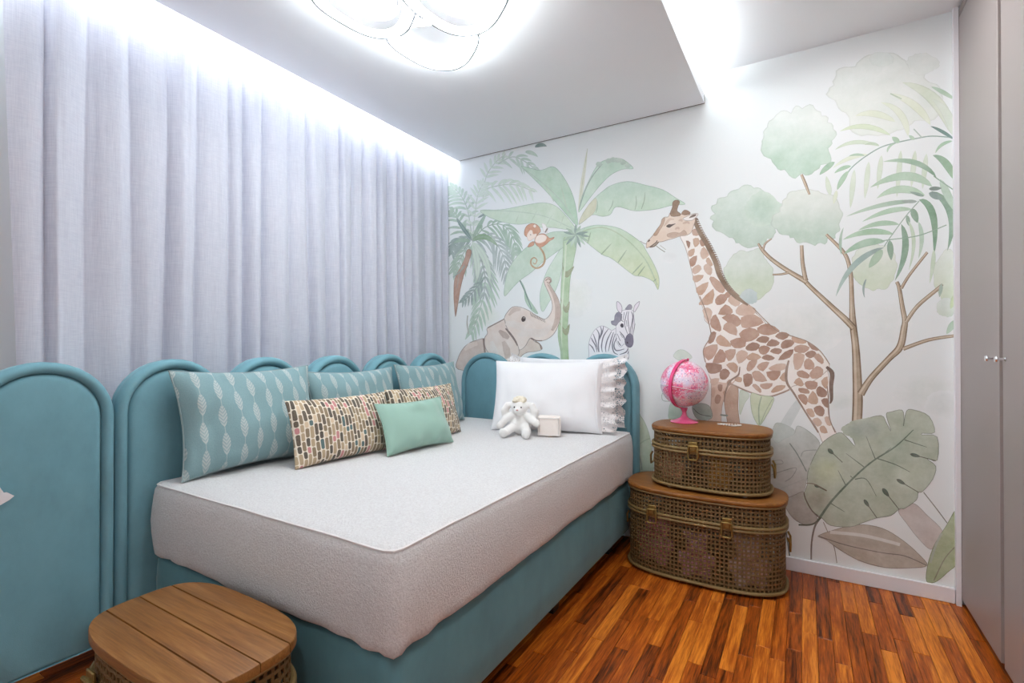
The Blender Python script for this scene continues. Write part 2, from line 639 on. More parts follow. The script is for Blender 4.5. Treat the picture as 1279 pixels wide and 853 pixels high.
BX0, BX1, BY0, BY1 = -2.035, -.862, .882, 2.775
base = thing('bed_base', 'teal velvet box bed base on short black legs under the mattress', 'bed base', ((BX0 + BX1) / 2, (BY0 + BY1) / 2, 0))
cxm, cym = (BX0 + BX1) / 2, (BY0 + BY1) / 2
b = MB()
N = 260
def rr(d, z, r=.035):
    return [Vector((p.x - cxm, p.y - cym, z)) for p in resample(rrect(BX0 + d, BX1 - d, BY0 + d, BY1 - d, r, z), N)]
b.loft([rr(.02, .098), rr(.006, .099), rr(.0, .106), rr(-.002, .2), rr(-.003, .3), rr(0, .372), rr(.004, .382), rr(.014, .386)])
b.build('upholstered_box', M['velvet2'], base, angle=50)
for sx in (-1, 1):
    for yy in (BY0 + .15, 1.93, BY1 - .15):
        xx = (BX1 - .09) if sx > 0 else (BX0 + .09)
        l = MB().loft([[(xx - cxm + q * .026, yy - cym + p * .026, .0) for q, p in ((-1, -1), (1, -1), (1, 1), (-1, 1))],
                       [(xx - cxm + q * .034, yy - cym + p * .034, .098) for q, p in ((-1, -1), (1, -1), (1, 1), (-1, 1))]])
        l.build('leg', M['black_leg'], base, smooth=False)


def terry(name, col, col2):
    t = NT(name)
    co = t.coord()
    n = t.noise(co, 150, 4, .75)
    n2 = t.noise(co, 5, 3)
    c = t.mix(t.ramp(n, [(.35, (0, 0, 0)), (.65, (1, 1, 1))]), col2, col)
    c = t.mix(t.math('MULTIPLY', n2, .2), c, (.74, .71, .70))
    t.set(Base_Color=c, Roughness=.95, Sheen_Weight=.3)
    t.bump(n, .9, .008)
    return t.m


M['terry'] = terry('terry_cover', srgb(244, 244, 245), srgb(224, 221, 222))
M['piping'] = fabric('cover_piping', srgb(232, 228, 228))

mat = thing('mattress', 'mattress in a fitted off white terry cover with piped edge', 'mattress', (cxm, cym, 0))
MX0, MX1, MY0, MY1 = BX0 + .006, BX1 + .016, BY0 - .012, BY1 - .002


def mring(d, z, k):
    pts = resample(rrect(MX0 + d, MX1 - d, MY0 + d, MY1 - d, .028, z), N)
    out = []
    for i, p in enumerate(pts):
        q = p.copy()
        nx, ny = (q.x - cxm), (q.y - cym)
        # nearness to a corner gathers the hem
        cd = min(math.hypot(q.x - a, q.y - c) for a in (MX0, MX1) for c in (MY0, MY1))
        g = max(0, 1 - cd / .30)
        low = max(0, 1 - (z - .385) / .10)
        bul = .012 * math.sin(PI * min(1, max(0, (z - .39) / .26))) + .005 * noise.noise((q.x * 6, q.y * 6, z * 9))
        if k < 6: bul += .010 * g * low * math.sin(i * 1.3) + .004 * low * noise.noise((q.x * 14, q.y * 14, 2))
        dirv = Vector((nx / (MX1 - cxm), ny / (MY1 - cym)))
        if abs(dirv.x) > abs(dirv.y): nrm = Vector((math.copysign(1, dirv.x), 0, 0))
        else: nrm = Vector((0, math.copysign(1, dirv.y), 0))
        if g > .83: nrm = Vector((math.copysign(.707, dirv.x), math.copysign(.707, dirv.y), 0))
        if z < .645: q += nrm * bul
        # hem line hangs lower near the corners
        if low > 0: q.z += low * (.014 * abs(noise.noise((q.x * 3, q.y * 3, 5))))
        out.append(Vector((q.x - cxm, q.y - cym, q.z)))
    return out


m = MB()
prof = [(.03, .3895), (.004, .392), (-.004, .402), (-.002, .43), (0, .47), (0, .52), (0, .57), (.001, .61), (.003, .632), (.009, .644), (.018, .650), (.04, .6535), (.09, .6555), (.2, .657), (.35, .658), (.5, .658)]
m.loft([mring(d, z, k) for k, (d, z) in enumerate(prof)])
m.build('fitted_cover', M['terry'], mat, angle=180)
pr = [Vector((p.x, p.y, p.z + .001)) for p in mring(.009, .6445, 9)]
MB().tube(pr, .0042, 6, closed=True).build('piping', M['piping'], mat)

# ------------------------------------------------------------------ cushions
def pillow_mesh(name, w, h, T, mat, seed=0, pinch=.07, wr=1.0, lean=0, p=2.6, n=44, k=32):
    """soft cushion, bottom seam at z = 0, facing -Y"""
    bm = bmesh.new()
    hh = h / 2
    rows = {}
    for side in (-1, 1):
        g = []
        for j in range(k + 1):
            row = []
            for i in range(n + 1):
                u, v = math.sin(PI / 2 * (2 * i / n - 1)), math.sin(PI / 2 * (2 * j / k - 1))
                x = w / 2 * u * (1 - pinch * (1 - v * v) * u * u)
                z = hh * v * (1 - pinch * 1.2 * (1 - u * u) * v * v)
                th = T / 2 * max(0, 1 - abs(u) ** p) ** .55 * max(0, 1 - abs(v) ** p) ** .55
                edge = max(abs(u), abs(v))
                cr = max(0, edge - .45)
                nz = noise.noise((x * 9 + seed * 7.3, z * 9 + side, seed)) * .016 + noise.noise((x * 24 + seed, z * 9, seed * 3 + side)) * .022 * cr * 2
                th2 = th + wr * nz * (th / (T / 2)) ** .6 if th > 0 else 0
                # slump: fuller low down
                th2 *= 1 + .16 * (-v)
                yy, zz = side * th2, z + hh
                zz = max(zz, yy * math.tan(R(lean)))      # rests on the mattress
                row.append(bm.verts.new((x, yy, zz)))
            g.append(row)
        for j in range(k):
            for i in range(n):
                f = (g[j][i], g[j][i + 1], g[j + 1][i + 1], g[j + 1][i])
                bm.faces.new(f if side < 0 else f[::-1])
        rows[side] = g
    bmesh.ops.remove_doubles(bm, verts=bm.verts, dist=1e-6)
    me = bpy.data.meshes.new(name)
    bm.to_mesh(me)
    bm.free()
    me.polygons.foreach_set('use_smooth', [True] * len(me.polygons))
    me.materials.append(mat)
    out = []

    def edge(u, v):
        return (w / 2 * u * (1 - pinch * (1 - v * v) * u * u), 0, hh + hh * v * (1 - pinch * 1.2 * (1 - u * u) * v * v))
    for t in range(20): out.append(edge(-1 + t / 10, -1))
    for t in range(20): out.append(edge(1, -1 + t / 10))
    for t in range(20): out.append(edge(1 - t / 10, 1))
    for t in range(20): out.append(edge(-1, 1 - t / 10))
    return me, out


def place(o, loc, rz, lean, roll=0):
    o.matrix_world = Matrix.Translation(loc) @ Matrix.Rotation(R(rz), 4, 'Z') @ Matrix.Rotation(R(-lean), 4, 'X') @ Matrix.Rotation(R(roll), 4, 'Y')


def cushion(name, label, cat, dims, mat, loc, rz, lean, roll=0, seed=1, group=None, piping=None, pinch=.085, wr=1.0):
    root = thing(name, label, cat, group=group)
    place(root, loc, rz, lean, roll)
    me, out = pillow_mesh('cushion_cover', *dims, mat, seed, pinch, wr, lean)
    o = bpy.data.objects.new('cushion_cover', me)
    link(o, root)
    if piping: MB().tube(out, .0032, 6, closed=True).build('seam_piping', piping, root)
    return root


def leaf_fabric():
    t = NT('leaf_print_linen')
    X, Y, Z = t.xyz(t.coord())
    cw, rh = .062, .104
    cu = t.math('DIVIDE', X, cw)
    col = t.math('FLOOR', cu)
    lx = t.math('ABSOLUTE', t.math('SUBTRACT', t.math('SUBTRACT', cu, col), .5))
    odd = t.math('MULTIPLY', t.math('MODULO', t.math('ABSOLUTE', col), 2.0), .5)
    cv = t.math('ADD', t.math('DIVIDE', Z, rh), odd)
    ly = t.math('SUBTRACT', t.math('SUBTRACT', cv, t.math('FLOOR', cv)), .5)
    prof = t.math('MULTIPLY', t.math('POWER', t.math('MAXIMUM', t.math('SUBTRACT', 1.0, t.math('POWER', t.math('ABSOLUTE', t.math('MULTIPLY', ly, 2.45)), 1.8)), 0.0), .8), .215)
    leaf = t.math('LESS_THAN', lx, prof)
    vein = t.math('GREATER_THAN', t.math('SINE', t.math('ADD', t.math('MULTIPLY', lx, -40.0), t.math('MULTIPLY', ly, 48.0))), .0)
    stem = t.math('LESS_THAN', lx, .022)
    mask = t.math('MAXIMUM', t.math('MULTIPLY', leaf, t.math('ADD', t.math('MULTIPLY', vein, .5), .30)), t.math('MULTIPLY', stem, .45))
    n = t.noise(t.coord(), 300, 2)
    c = t.mix(t.math('MULTIPLY', mask, .72), t.mix(n, srgb(120, 154, 160), srgb(142, 172, 176)), srgb(214, 214, 208))
    t.set(Base_Color=c, Roughness=.9, Sheen_Weight=.2)
    t.bump(n, .25, .003)
    return t.m


def dash_fabric():
    t = NT('brush_dash_print')
    X, Y, Z = t.xyz(t.coord())
    cw, rh = .0168, .074
    cu = t.math('DIVIDE', X, cw)
    col = t.math('FLOOR', cu)
    wn = t.node('ShaderNodeTexWhiteNoise', noise_dimensions='1D')
    t.put(wn.inputs['W'], col)
    cv = t.math('ADD', t.math('DIVIDE', Z, rh), t.math('MULTIPLY', wn.outputs['Value'], 7.0))
    row = t.math('FLOOR', cv)
    cmb = t.node('ShaderNodeCombineXYZ')
    t.put(cmb.inputs[0], col); t.put(cmb.inputs[1], row)
    w2 = t.node('ShaderNodeTexWhiteNoise', noise_dimensions='2D')
    t.t.links.new(cmb.outputs[0], w2.inputs['Vector'])
    rv = w2.outputs['Value']
    # split point of the cell: two marks of different length
    sp = t.math('ADD', t.math('MULTIPLY', rv, .40), .30)
    fy = t.math('SUBTRACT', cv, row)
    low = t.math('LESS_THAN', fy, sp)
    # local coordinate of the mark
    ctr = t.math('ADD', t.math('MULTIPLY', low, t.math('MULTIPLY', sp, .5)), t.math('MULTIPLY', t.math('SUBTRACT', 1.0, low), t.math('MULTIPLY', t.math('ADD', sp, 1.0), .5)))
    hlf = t.math('ADD', t.math('MULTIPLY', low, t.math('MULTIPLY', sp, .5)), t.math('MULTIPLY', t.math('SUBTRACT', 1.0, low), t.math('MULTIPLY', t.math('SUBTRACT', 1.0, sp), .5)))
    dy = t.math('MULTIPLY', t.math('ABSOLUTE', t.math('SUBTRACT', fy, ctr)), rh)
    hy = t.math('MULTIPLY', hlf, rh)
    dx = t.math('MULTIPLY', t.math('ABSOLUTE', t.math('SUBTRACT', t.math('SUBTRACT', cu, col), .5)), cw)
    # rounded bar: distance to a capsule
    rad = cw * .39
    qy = t.math('MAXIMUM', t.math('SUBTRACT', dy, t.math('MAXIMUM', t.math('SUBTRACT', hy, rad + .0012), 0.0)), 0.0)
    dist = t.math('SQRT', t.math('ADD', t.math('MULTIPLY', dx, dx), t.math('MULTIPLY', qy, qy)))
    mk = t.math('LESS_THAN', dist, t.math('MINIMUM', rad, t.math('SUBTRACT', hy, .001)))
    cmb2 = t.node('ShaderNodeCombineXYZ')
    t.put(cmb2.inputs[0], t.math('ADD', col, t.math('MULTIPLY', low, .37))); t.put(cmb2.inputs[1], row)
    w3 = t.node('ShaderNodeTexWhiteNoise', noise_dimensions='2D')
    t.t.links.new(cmb2.outputs[0], w3.inputs['Vector'])
    pal = t.ramp(w3.outputs['Value'], [(0, srgb(70, 58, 48)), (.26, srgb(128, 108, 82)), (.52, srgb(176, 152, 120)), (.70, srgb(44, 40, 38)), (.82, srgb(196, 122, 128)), (.90, srgb(40, 92, 100)), (.95, srgb(214, 190, 160))], 'CONSTANT')
    n = t.noise(t.coord(), 260, 3)
    c = t.mix(mk, srgb(232, 222, 206), pal)
    c = t.mix(t.math('MULTIPLY', n, .3), c, srgb(206, 190, 168))
    t.set(Base_Color=c, Roughness=.9, Sheen_Weight=.1)
    t.bump(n, .2, .003)
    return t.m


M['leafp'] = leaf_fabric()
M['dash'] = dash_fabric()
M['sage'] = fabric('sage_velvet', srgb(150, 184, 170), .8, .4, 600, .2, .06)
M['cotton'] = fabric('white_cotton', srgb(240, 240, 243), .85, .15, 700, .12, .02)
M['pipe_blue'] = fabric('blue_piping', srgb(150, 168, 170))

ZT = .6595
G = 'pale teal leaf print cushions along the panels'
cushion('leaf_cushion', 'big pale teal leaf print cushion nearest the foot of the bed', 'cushion', (.575, .405, .17), M['leafp'], (-1.895, 1.20, ZT), 88, 15, 0, 1, G, M['pipe_blue'])
cushion('leaf_cushion', 'middle one of three pale teal leaf print cushions, half hidden by dash print cushion', 'cushion', (.57, .37, .15), M['leafp'], (-1.93, 1.765, ZT), 90, 12, 0, 2, G, M['pipe_blue'])
cushion('leaf_cushion', 'farthest pale teal leaf print cushion, in the corner by the white pillows', 'cushion', (.57, .385, .15), M['leafp'], (-1.90, 2.325, ZT), 92, 13, 0, 3, G, M['pipe_blue'])
G = 'rectangular cushions with coloured brush dash print'
cushion('dash_cushion', 'rectangular cushion with multicolour dash print in front of first leaf cushion', 'cushion', (.50, .275, .12), M['dash'], (-1.685, 1.475, ZT), 84, 17, 0, 4, G, pinch=.05)
cushion('dash_cushion', 'rectangular cushion with multicolour dash print behind the plain sage cushion', 'cushion', (.50, .28, .12), M['dash'], (-1.665, 1.985, ZT), 88, 16, 0, 5, G, pinch=.05)
cushion('sage_cushion', 'small plain sage green cushion at the front of the cushion row', 'cushion', (.41, .235, .11), M['sage'], (-1.535, 1.77, ZT + .0045), 84, 22, 0, 6, piping=M['sage'])


def lace_mat():
    t = NT('cotton_lace')
    X, Y, Z = t.xyz(t.coord())
    co = t.coord()
    vo = t.node('ShaderNodeTexVoronoi', feature='DISTANCE_TO_EDGE')
    vo.inputs['Scale'].default_value = 85
    t.t.links.new(co, vo.inputs['Vector'])
    hole = t.math('GREATER_THAN', vo.outputs[0], .17)
    n = t.noise(co, 18, 2)
    hole = t.math('MULTIPLY', hole, t.math('GREATER_THAN', n, .42))
    t.set(Base_Color=srgb(236, 232, 232), Roughness=.9, Alpha=t.math('SUBTRACT', 1.0, t.math('MULTIPLY', hole, .85)))
    t.bump(vo.outputs[0], .5, .004)
    return t.m


M['lace'] = lace_mat()


def white_pillow(label, dims, loc, rz, lean, seed, roll, fl):
    root = cushion('white_pillow', label, 'pillow', dims, M['cotton'], loc, rz, lean, roll, seed, 'white pillows with lace ends', pinch=.045, wr=.8)
    w, h, T = dims
    for s in ((1, -1) if fl == 2 else (1,)):
        def fn(u, v):
            z = h * v
            e = u * .085
            rip = .022 * u * math.sin(v * 34 + seed) + .010 * u * math.sin(v * 61 + 1)
            fan = (v - .5) * .06 * u
            pin = .05 * (1 - (2 * v - 1) ** 2) * w / 2
            return (s * (w / 2 - pin * 1.0 - .004 + e + .006 * math.sin(v * 50) * u), rip, max(z + fan, .014))
        f = MB().grid(10, 90, fn)
        o = f.build('lace_frill', M['lace'], root, angle=180)
        tag(o, 'ruffled white lace edge')
        MB().tube([(s * (w / 2 - .05 * (1 - (2 * v / 20 - 1) ** 2) * w / 2 - .02), -.03 - .03 * math.sin(PI * v / 20), h * (.02 + .96 * v / 20)) for v in range(21)], .003, 6).build('hem_stitch', M['cotton'], root)


white_pillow('front white pillow with lace right end, behind the plush lamb', (.63, .41, .15), (-1.25, 2.47, ZT), 18, 17, 11, 0, 1)
white_pillow('rear white pillow almost hidden behind the front one, against teal panels', (.62, .41, .085), (-1.27, 2.738, ZT), 2, 6, 12, 0, 2)


# ------------------------------------------------------------------ plush lamb and block
def remesh(o, vox, smooth=6):
    r = o.modifiers.new('remesh', 'REMESH')
    r.mode, r.voxel_size, r.use_smooth_shade = 'VOXEL', vox, True
    if smooth:
        s = o.modifiers.new('smooth', 'SMOOTH')
        s.iterations, s.factor = smooth, .5
    return o


M['plush'] = fabric('cream_plush', srgb(240, 238, 236), .95, .6, 260, .5, .03, 30)
M['plush_curl'] = fabric('beige_curls', srgb(236, 226, 206), .95, .5, 160, .9, .08, 60)
M['plush_pink'] = fabric('blush_plush', srgb(244, 234, 228), .95, .5, 240, .5, .04, 20)
M['ink'] = plain('dark_thread', (.02, .018, .016), .4)


def lamb():
    root = thing('plush_lamb', 'cream plush lamb with curly beige topknot leaning on the white pillow', 'plush toy', (-1.325, 2.315, ZT + .001), R(14))
    b = MB()
    b.ball((0, .02, .062), (.062, .05, .066))                      # body
    b.ball((0, 0, .148), (.047, .044, .044))                        # head
    b.ball((0, -.030, .134), (.028, .024, .024))                    # muzzle
    for s in (-1, 1):
        b.tube([(s * .03, -.01, .045), (s * .052, -.055, .030), (s * .060, -.095, .022)], [.027, .025, .021], 10)   # leg
        b.ball((s * .061, -.105, .026), (.024, .016, .027))
        b.tube([(s * .040, 0, .105), (s * .075, -.02, .085), (s * .098, -.035, .055 if s < 0 else .075)], [.023, .021, .019], 10)  # arm
        b.ball((s * .100, -.037, .052 if s < 0 else .073), .021)
        b.tube([(s * .035, .005, .166), (s * .066, .0, .160), (s * .086, -.004, .125), (s * .088, -.006, .098)], [.013, .02, .023, .013], 10)  # ear
    remesh(b.build('body', M['plush'], root), .0045)
    c = MB()
    rg = random.Random(3)
    c.ball((0, .006, .180), (.036, .034, .02))
    for _ in range(46):
        a, e = rg.uniform(0, 2 * PI), rg.uniform(.2, 1.5)
        c.ball((.038 * math.cos(a) * math.cos(e), .004 + .036 * math.sin(a) * math.cos(e), .178 + .024 * math.sin(e)), .010, 8, 6)
    remesh(c.build('curly_topknot', M['plush_curl'], root), .0035, 2)
    for s in (-1, 1):
        MB().ball((s * .019, -.0415, .154), (.0042, .003, .0045), 10, 7).build('eye', M['ink'], root)
    MB().ball((0, -.0535, .140), (.007, .003, .004), 10, 7).build('nose', plain('pink_thread', srgb(214, 160, 158), .7), root)


lamb()


def block():
    root = thing('plush_block', 'blush white plush block standing beside the lamb', 'plush toy', (-1.178, 2.375, ZT + .001), R(22))
    n = 10
    b = MB()
    b.box(-.062, .062, -.032, .032, .0, .108)
    o = b.build('soft_block', M['plush_pink'], root)
    bv = o.modifiers.new('bevel', 'BEVEL'); bv.width, bv.segments = .012, 3
    sd = o.modifiers.new('sub', 'SUBSURF'); sd.levels = sd.render_levels = 1
    MB().tube([(x, -.033, z) for x, z in ((-.052, .010), (.052, .010), (.052, .098), (-.052, .098))], .0022, 6, closed=True).build('edge_stitch', M['plush'], root)


block()

# ------------------------------------------------------------------ cane trunks
def oval(a, b, n, e=3.0):
    return resample(superell(a, b, 400, e), n)


def cane_band(outline_fn, z0, z1, pitch_u, rows, hole=.58):
    """open lattice of woven cane around an oval, every hole real"""
    n = pitch_u
    P = outline_fn(n)
    m = MB()
    dz = (z1 - z0) / rows
    q = (1 - hole) / 2
    for i in range(n):
        a, b = P[i], P[(i + 1) % n]
        t = (b - a)
        nr = Vector((t.y, -t.x, 0)).normalized()
        for j in range(rows):
            z = z0 + dz * j
            o4 = [(0, 0), (1, 0), (1, 1), (0, 1)]
            i4 = [(q, q), (1 - q, q), (1 - q, 1 - q), (q, 1 - q)]
            vs_ = [a + t * u + Vector((0, 0, z + dz * v)) for u, v in o4]
            vs_ += [a + t * u + nr * .0008 * ((i + j + k) % 2 * 2 - 1) + Vector((0, 0, z + dz * v)) for k, (u, v) in enumerate(i4)]
            vs_ += [a + t * u - nr * .003 + Vector((0, 0, z + dz * v)) for u, v in i4]
            ff = [(0, 1, 5, 4), (1, 2, 6, 5), (2, 3, 7, 6), (3, 0, 4, 7), (4, 5, 9, 8), (5, 6, 10, 9), (6, 7, 11, 10), (7, 4, 8, 11)]
            m.add(vs_, ff)
    return m


def rim(a, b, z, r, n=120, e=3.0):
    return MB().tube([(p.x, p.y, z) for p in oval(a, b, n, e)], r, 8, closed=True)


def trunk(label, a, b, H, lid, loc, rz, nlat, planks=0, pitch=.0195, e=2.9):
    root = thing('cane_trunk', label, 'trunk', loc, rz, 'oval woven cane trunks with wooden lids')
    f = .012                      # feet
    zb, zs, zt = f + .008, H - lid, H - .026
    per = 2 * PI * math.sqrt((a * a + b * b) / 2) * 1.06
    nu = int(per / pitch)
    of = lambda n: oval(a - .006, b - .006, n, e)
    rb = max(3, int((zs - zb) / pitch))
    rl = max(2, int((zt - zs) / pitch))
    body = cane_band(of, zb, zs - .008, nu, rb).build('cane_body', M['cane'], root, smooth=False)
    MB().loft([oval(a - .008, b - .008, 90, e), [p + Vector((0, 0, .008)) for p in oval(a - .008, b - .008, 90, e)]], M=Matrix.Translation((0, 0, f))).build('bottom_board', M['cane_rim'], root, smooth=False)
    rim(a, b, f + .007, .008, e=e).build('base_rim', M['cane_rim'], root)
    rim(a, b, zs - .009, .0075, e=e).build('body_rim', M['cane_rim'], root)
    lidp = cane_band(of, zs + .004, zt, nu, rl).build('lid_band', M['cane'], root, smooth=False)
    rim(a, b, zs + .0075, .0075, e=e).build('lid_rim', M['cane_rim'], lidp)
    rim(a - .002, b - .002, zt + .002, .006, e=e).build('top_rim', M['cane_rim'], lidp)
    # wooden lid top, rounded edge
    prof = [(0, .0), (.004, .002), (.006, .008), (.006, .014), (.003, .019), (-.003, .0215), (-.02, .022)]
    if planks == 0:
        m = MB()
        m.loft([[(p.x, p.y, zt + .006 + z) for p in oval(a + d, b + d, 120, e)] for d, z in prof])
        m.build('wooden_top', M['top_wood'], lidp, angle=60)
    else:
        A, B = a + .006, b + .006
        edge = superell(A, B, 720, e)
        for k in range(planks):
            y0, y1 = -B + 2 * B * k / planks + (.0007 if k else 0), -B + 2 * B * (k + 1) / planks - (.0007 if k < planks - 1 else 0)
            xs = lambda y: A * max(0, 1 - abs(y / B) ** e) ** (1 / e)
            ys = [y0 + (y1 - y0) * (1 - math.cos(PI * q / 24)) / 2 for q in range(25)]
            right = [(xs(y), y) for y in ys]
            left = [(-xs(y), y) for y in reversed(ys)]
            ol = [p for i, p in enumerate(right + left)]
            cl = []
            for p in ol:
                if not cl or math.hypot(p[0] - cl[-1][0], p[1] - cl[-1][1]) > 4e-4: cl.append(p)
            if math.hypot(cl[0][0] - cl[-1][0], cl[0][1] - cl[-1][1]) < 4e-4: cl.pop()
            cx_, cy_ = 0, (y0 + y1) / 2
            def sh(d, z):
                return [(x * (1 - d / A * 1.2), cy_ + (y - cy_) * (1 - d / (y1 - y0) * .6), zt + .006 + z) for x, y in cl]
            m = MB().loft([sh(.0, 0), sh(0, .017), sh(.0015, .0205), sh(.004, .022)])
            o = m.build('plank', M['stool_wood'], lidp, angle=35)
    for xx in nlat:
        yy = -b * max(0, 1 - abs(xx / a) ** e) ** (1 / e)
        lt = MB()
        lt.box(xx - .020, xx + .020, yy - .011, yy - .003, zs - .006, zs + .046)
        l = lt.build('latch', M['bronze'], root, bevel=.003)
        q = [(xx - .021, zs + .026), (xx - .023, zs - .028), (xx - .017, zs - .040), (xx + .017, zs - .040), (xx + .023, zs - .028), (xx + .021, zs + .026)]
        MB().tube([(x_, yy - .015, z_) for x_, z_ in q], .0055, 8, closed=True).build('clasp_loop', M['bronze'], l)
        MB().box(xx - .012, xx + .012, yy - .018, yy - .010, zs + .004, zs + .030).build('clasp_plate', M['bronze'], l, bevel=.002)
    for s in (-1, 1):             # carrying loops on the short ends
        h = MB().tube([(s * (a + .002), -.045, zs - .05), (s * (a + .012), -.045, zs - .07), (s * (a + .014), -.03, zs - .115), (s * (a + .014), .03, zs - .115), (s * (a + .012), .045, zs - .07), (s * (a + .002), .045, zs - .05)], .005, 8)
        h.build('carrying_loop', M['bronze'], root)
    for sx in (-.62, .62):
        for sy in (-.72, .72):
            MB().lathe([(.009, 0), (.012, .003), (.012, f)], 12, Matrix.Translation((a * sx, b * sy, 0))).build('foot', M['foot'], root)
    return root


BIG = (-.447, 2.663, 0)
trunk('large oval cane trunk standing on the floor under the smaller trunk', .371, .203, .430, .125, BIG, 0, (-.21, .135))
SM = (-.418, 2.682, .4323)
trunk('smaller oval cane trunk stacked on the large one, carrying the pink globe', .278, .180, .300, .10, SM, 0, (-.048,), pitch=.0185)
ST = (-1.326, .6605, 0)
trunk('low cane trunk with planked wooden top at the foot of the bed', .281, .152, .44, .12, ST, 0, (-.15, .12), planks=4, e=3.3)


# soft toys stored in the trunks, seen through the cane
def soft_toy(label, loc, rz, s, col):
    root = thing('soft_toy', label, 'plush toy', loc, rz, 'soft toys kept inside the cane trunks')
    b = MB()
    b.ball((0, 0, .055), (.055, .045, .055)); b.ball((0, -.005, .125), .045)
    for q in (-1, 1):
        b.ball((q * .034, 0, .165), (.018, .010, .022)); b.ball((q * .055, -.02, .075), (.02, .02, .03)); b.ball((q * .035, -.026, .022), (.022, .022, .022))
    o = remesh(b.build('body', fabric('toy_plush', col, .9, .5, 250, .4, .1, 20), root), .007, 4)
    root.scale = (s, s, s)


soft_toy('pink soft toy inside the large trunk, behind its left latch', (-.66, 2.60, .022), R(-20), 1.45, srgb(250, 176, 200))
soft_toy('lilac pink soft toy at the middle inside the large trunk', (-.46, 2.535, .022), R(10), 1.2, srgb(244, 190, 214))
soft_toy('cream pink soft toy inside the right end of the large trunk', (-.235, 2.56, .022), R(25), 1.3, srgb(250, 222, 222))
soft_toy('peach soft toy inside the left end of the smaller trunk', (-.58, 2.60, .455), R(-15), 1.0, srgb(240, 190, 160))
soft_toy('golden soft toy inside the smaller trunk', (-.36, 2.56, .455), R(10), .9, srgb(214, 160, 80))

# ------------------------------------------------------------------ globe
def globe():
    gx, gy, gz = -.556, 2.735, .7346
    root = thing('desk_globe', 'pink speckled desk globe on a glossy pink stand', 'globe', (gx, gy, gz))
    pk = plain('pink_plastic', srgb(222, 60, 120), .25, Coat_Weight=.5)
    pk2 = plain('pink_plastic_base', srgb(216, 88, 132), .25, Coat_Weight=.5)
    t = NT('globe_print')
    co = t.coord()
    land = t.noise(co, 11, 5, .6)
    c = t.ramp(land, [(.38, srgb(226, 214, 234)), (.50, srgb(240, 206, 224)), (.56, srgb(236, 120, 160)), (.68, srgb(222, 70, 110))])
    vo = t.node('ShaderNodeTexVoronoi', feature='F1')
    vo.inputs['Scale'].default_value = 120
    t.t.links.new(co, vo.inputs['Vector'])
    sp = t.math('LESS_THAN', vo.outputs['Distance'], .36)
    hs = t.node('ShaderNodeHueSaturation')
    hs.inputs['Saturation'].default_value = .9
    t.t.links.new(vo.outputs['Color'], hs.inputs['Color'])
    wn = t.ramp(t.xyz(vo.outputs['Color'])[0], [(0, srgb(90, 84, 150)), (.2, srgb(250, 245, 250)), (.55, srgb(238, 120, 160)), (.75, srgb(255, 255, 255)), (.92, srgb(120, 130, 190))], 'CONSTANT')
    c = t.mix(t.math('MULTIPLY', sp, .75), c, wn)
    t.set(Base_Color=c, Roughness=.3, Coat_Weight=.4)
    r = .122
    cz = .205
    tilt = Matrix.Translation((0, 0, cz)) @ Matrix.Rotation(R(9), 4, Vector((math.sin(YAW), -math.cos(YAW), 0)) * -1)
    b = MB().ball((0, 0, 0), r, 48, 32, tilt)
    s = b.build('sphere', t.m, root)
    MB().tube([((r + .0005) * math.cos(2 * PI * k / 64), (r + .0005) * math.sin(2 * PI * k / 64), -.022) for k in range(64)], .0016, 6, closed=True, M=tilt).build('equator_seam', M['base'], s)
    # meridian arm: a flat curved band from pole to pole
    az = math.atan2(-1.09, -.40)
    d = Vector((math.cos(az), math.sin(az), 0))
    sd = Vector((-d.y, d.x, 0))
    rings = []
    for k in range(41):
        e = R(-94 + 180 * k / 40)
        ring = []
        for q, wd in ((r + .004, -.0085), (r + .004, .0085), (r + .010, .0085), (r + .010, -.0085)):
            ring.append(d * q * math.cos(e) + Vector((0, 0, q * math.sin(e))) + sd * wd)
        rings.append(ring)
    MB().loft(rings, M=tilt).build('meridian_arm', pk, root, angle=40)
    MB().lathe([(.006, r), (.006, r + .012), (.003, r + .014)], 14, tilt).build('top_pin', pk, root)
    MB().lathe([(.0, 0), (.070, 0), (.072, .003), (.066, .007), (.045, .014), (.022, .024), (.013, .038), (.011, .055), (.016, .068), (.018, .078), (.0, .0785)], 40).build('stand', pk2, root)


globe()


def bracelet():
    root = thing('bead_bracelet', 'small clear bead bracelet lying on the smaller trunk lid', 'bracelet', (-.335, 2.735, .7346))
    bm_ = MB().ball((0, 0, .004), .0042, 8, 6).mesh('bead', plain('clear_bead', srgb(236, 232, 228), .1))
    pts = []
    for k in range(30):
        a = 2 * PI * k / 30
        pts.append((.05 * math.cos(a) + .008 * math.sin(3 * a), .022 * math.sin(a) + .008 * math.sin(2 * a), 0))
    for p in pts:
        o = bpy.data.objects.new('bead', bm_)
        link(o, root)
        o.location = p
    MB().tube([(x, y, .004) for x, y, z in pts], .0012, 5, closed=True).build('string', M['foot'], root)


bracelet()


def butterfly():
    # white pointed ornament whose tip enters at the picture's left edge
    root = thing('paper_butterfly', 'white pointed paper ornament tip at the left frame edge on the teal panel', 'ornament', (-2.043, .447, .693))
    w = [(.0, .0), (.012, .030), (.030, .045), (.041, .020), (.047, .020), (.062, .006), (.052, -.004), (.030, -.018), (.014, -.030), (.004, -.02)]
    for s in (-1, 1):
        m = MB()
        m.loft([[(.004 + abs(y) * .30, s * y, z) for y, z in w], [(.0055 + abs(y) * .30, s * y, z) for y, z in w]])
        m.build('wing', M['cotton'], root, smooth=False)
    MB().tube([(.004, 0, -.03), (.005, 0, 0), (.004, 0, .03)], [.002, .0035, .002], 8).build('body', M['cotton'], root)


butterfly()

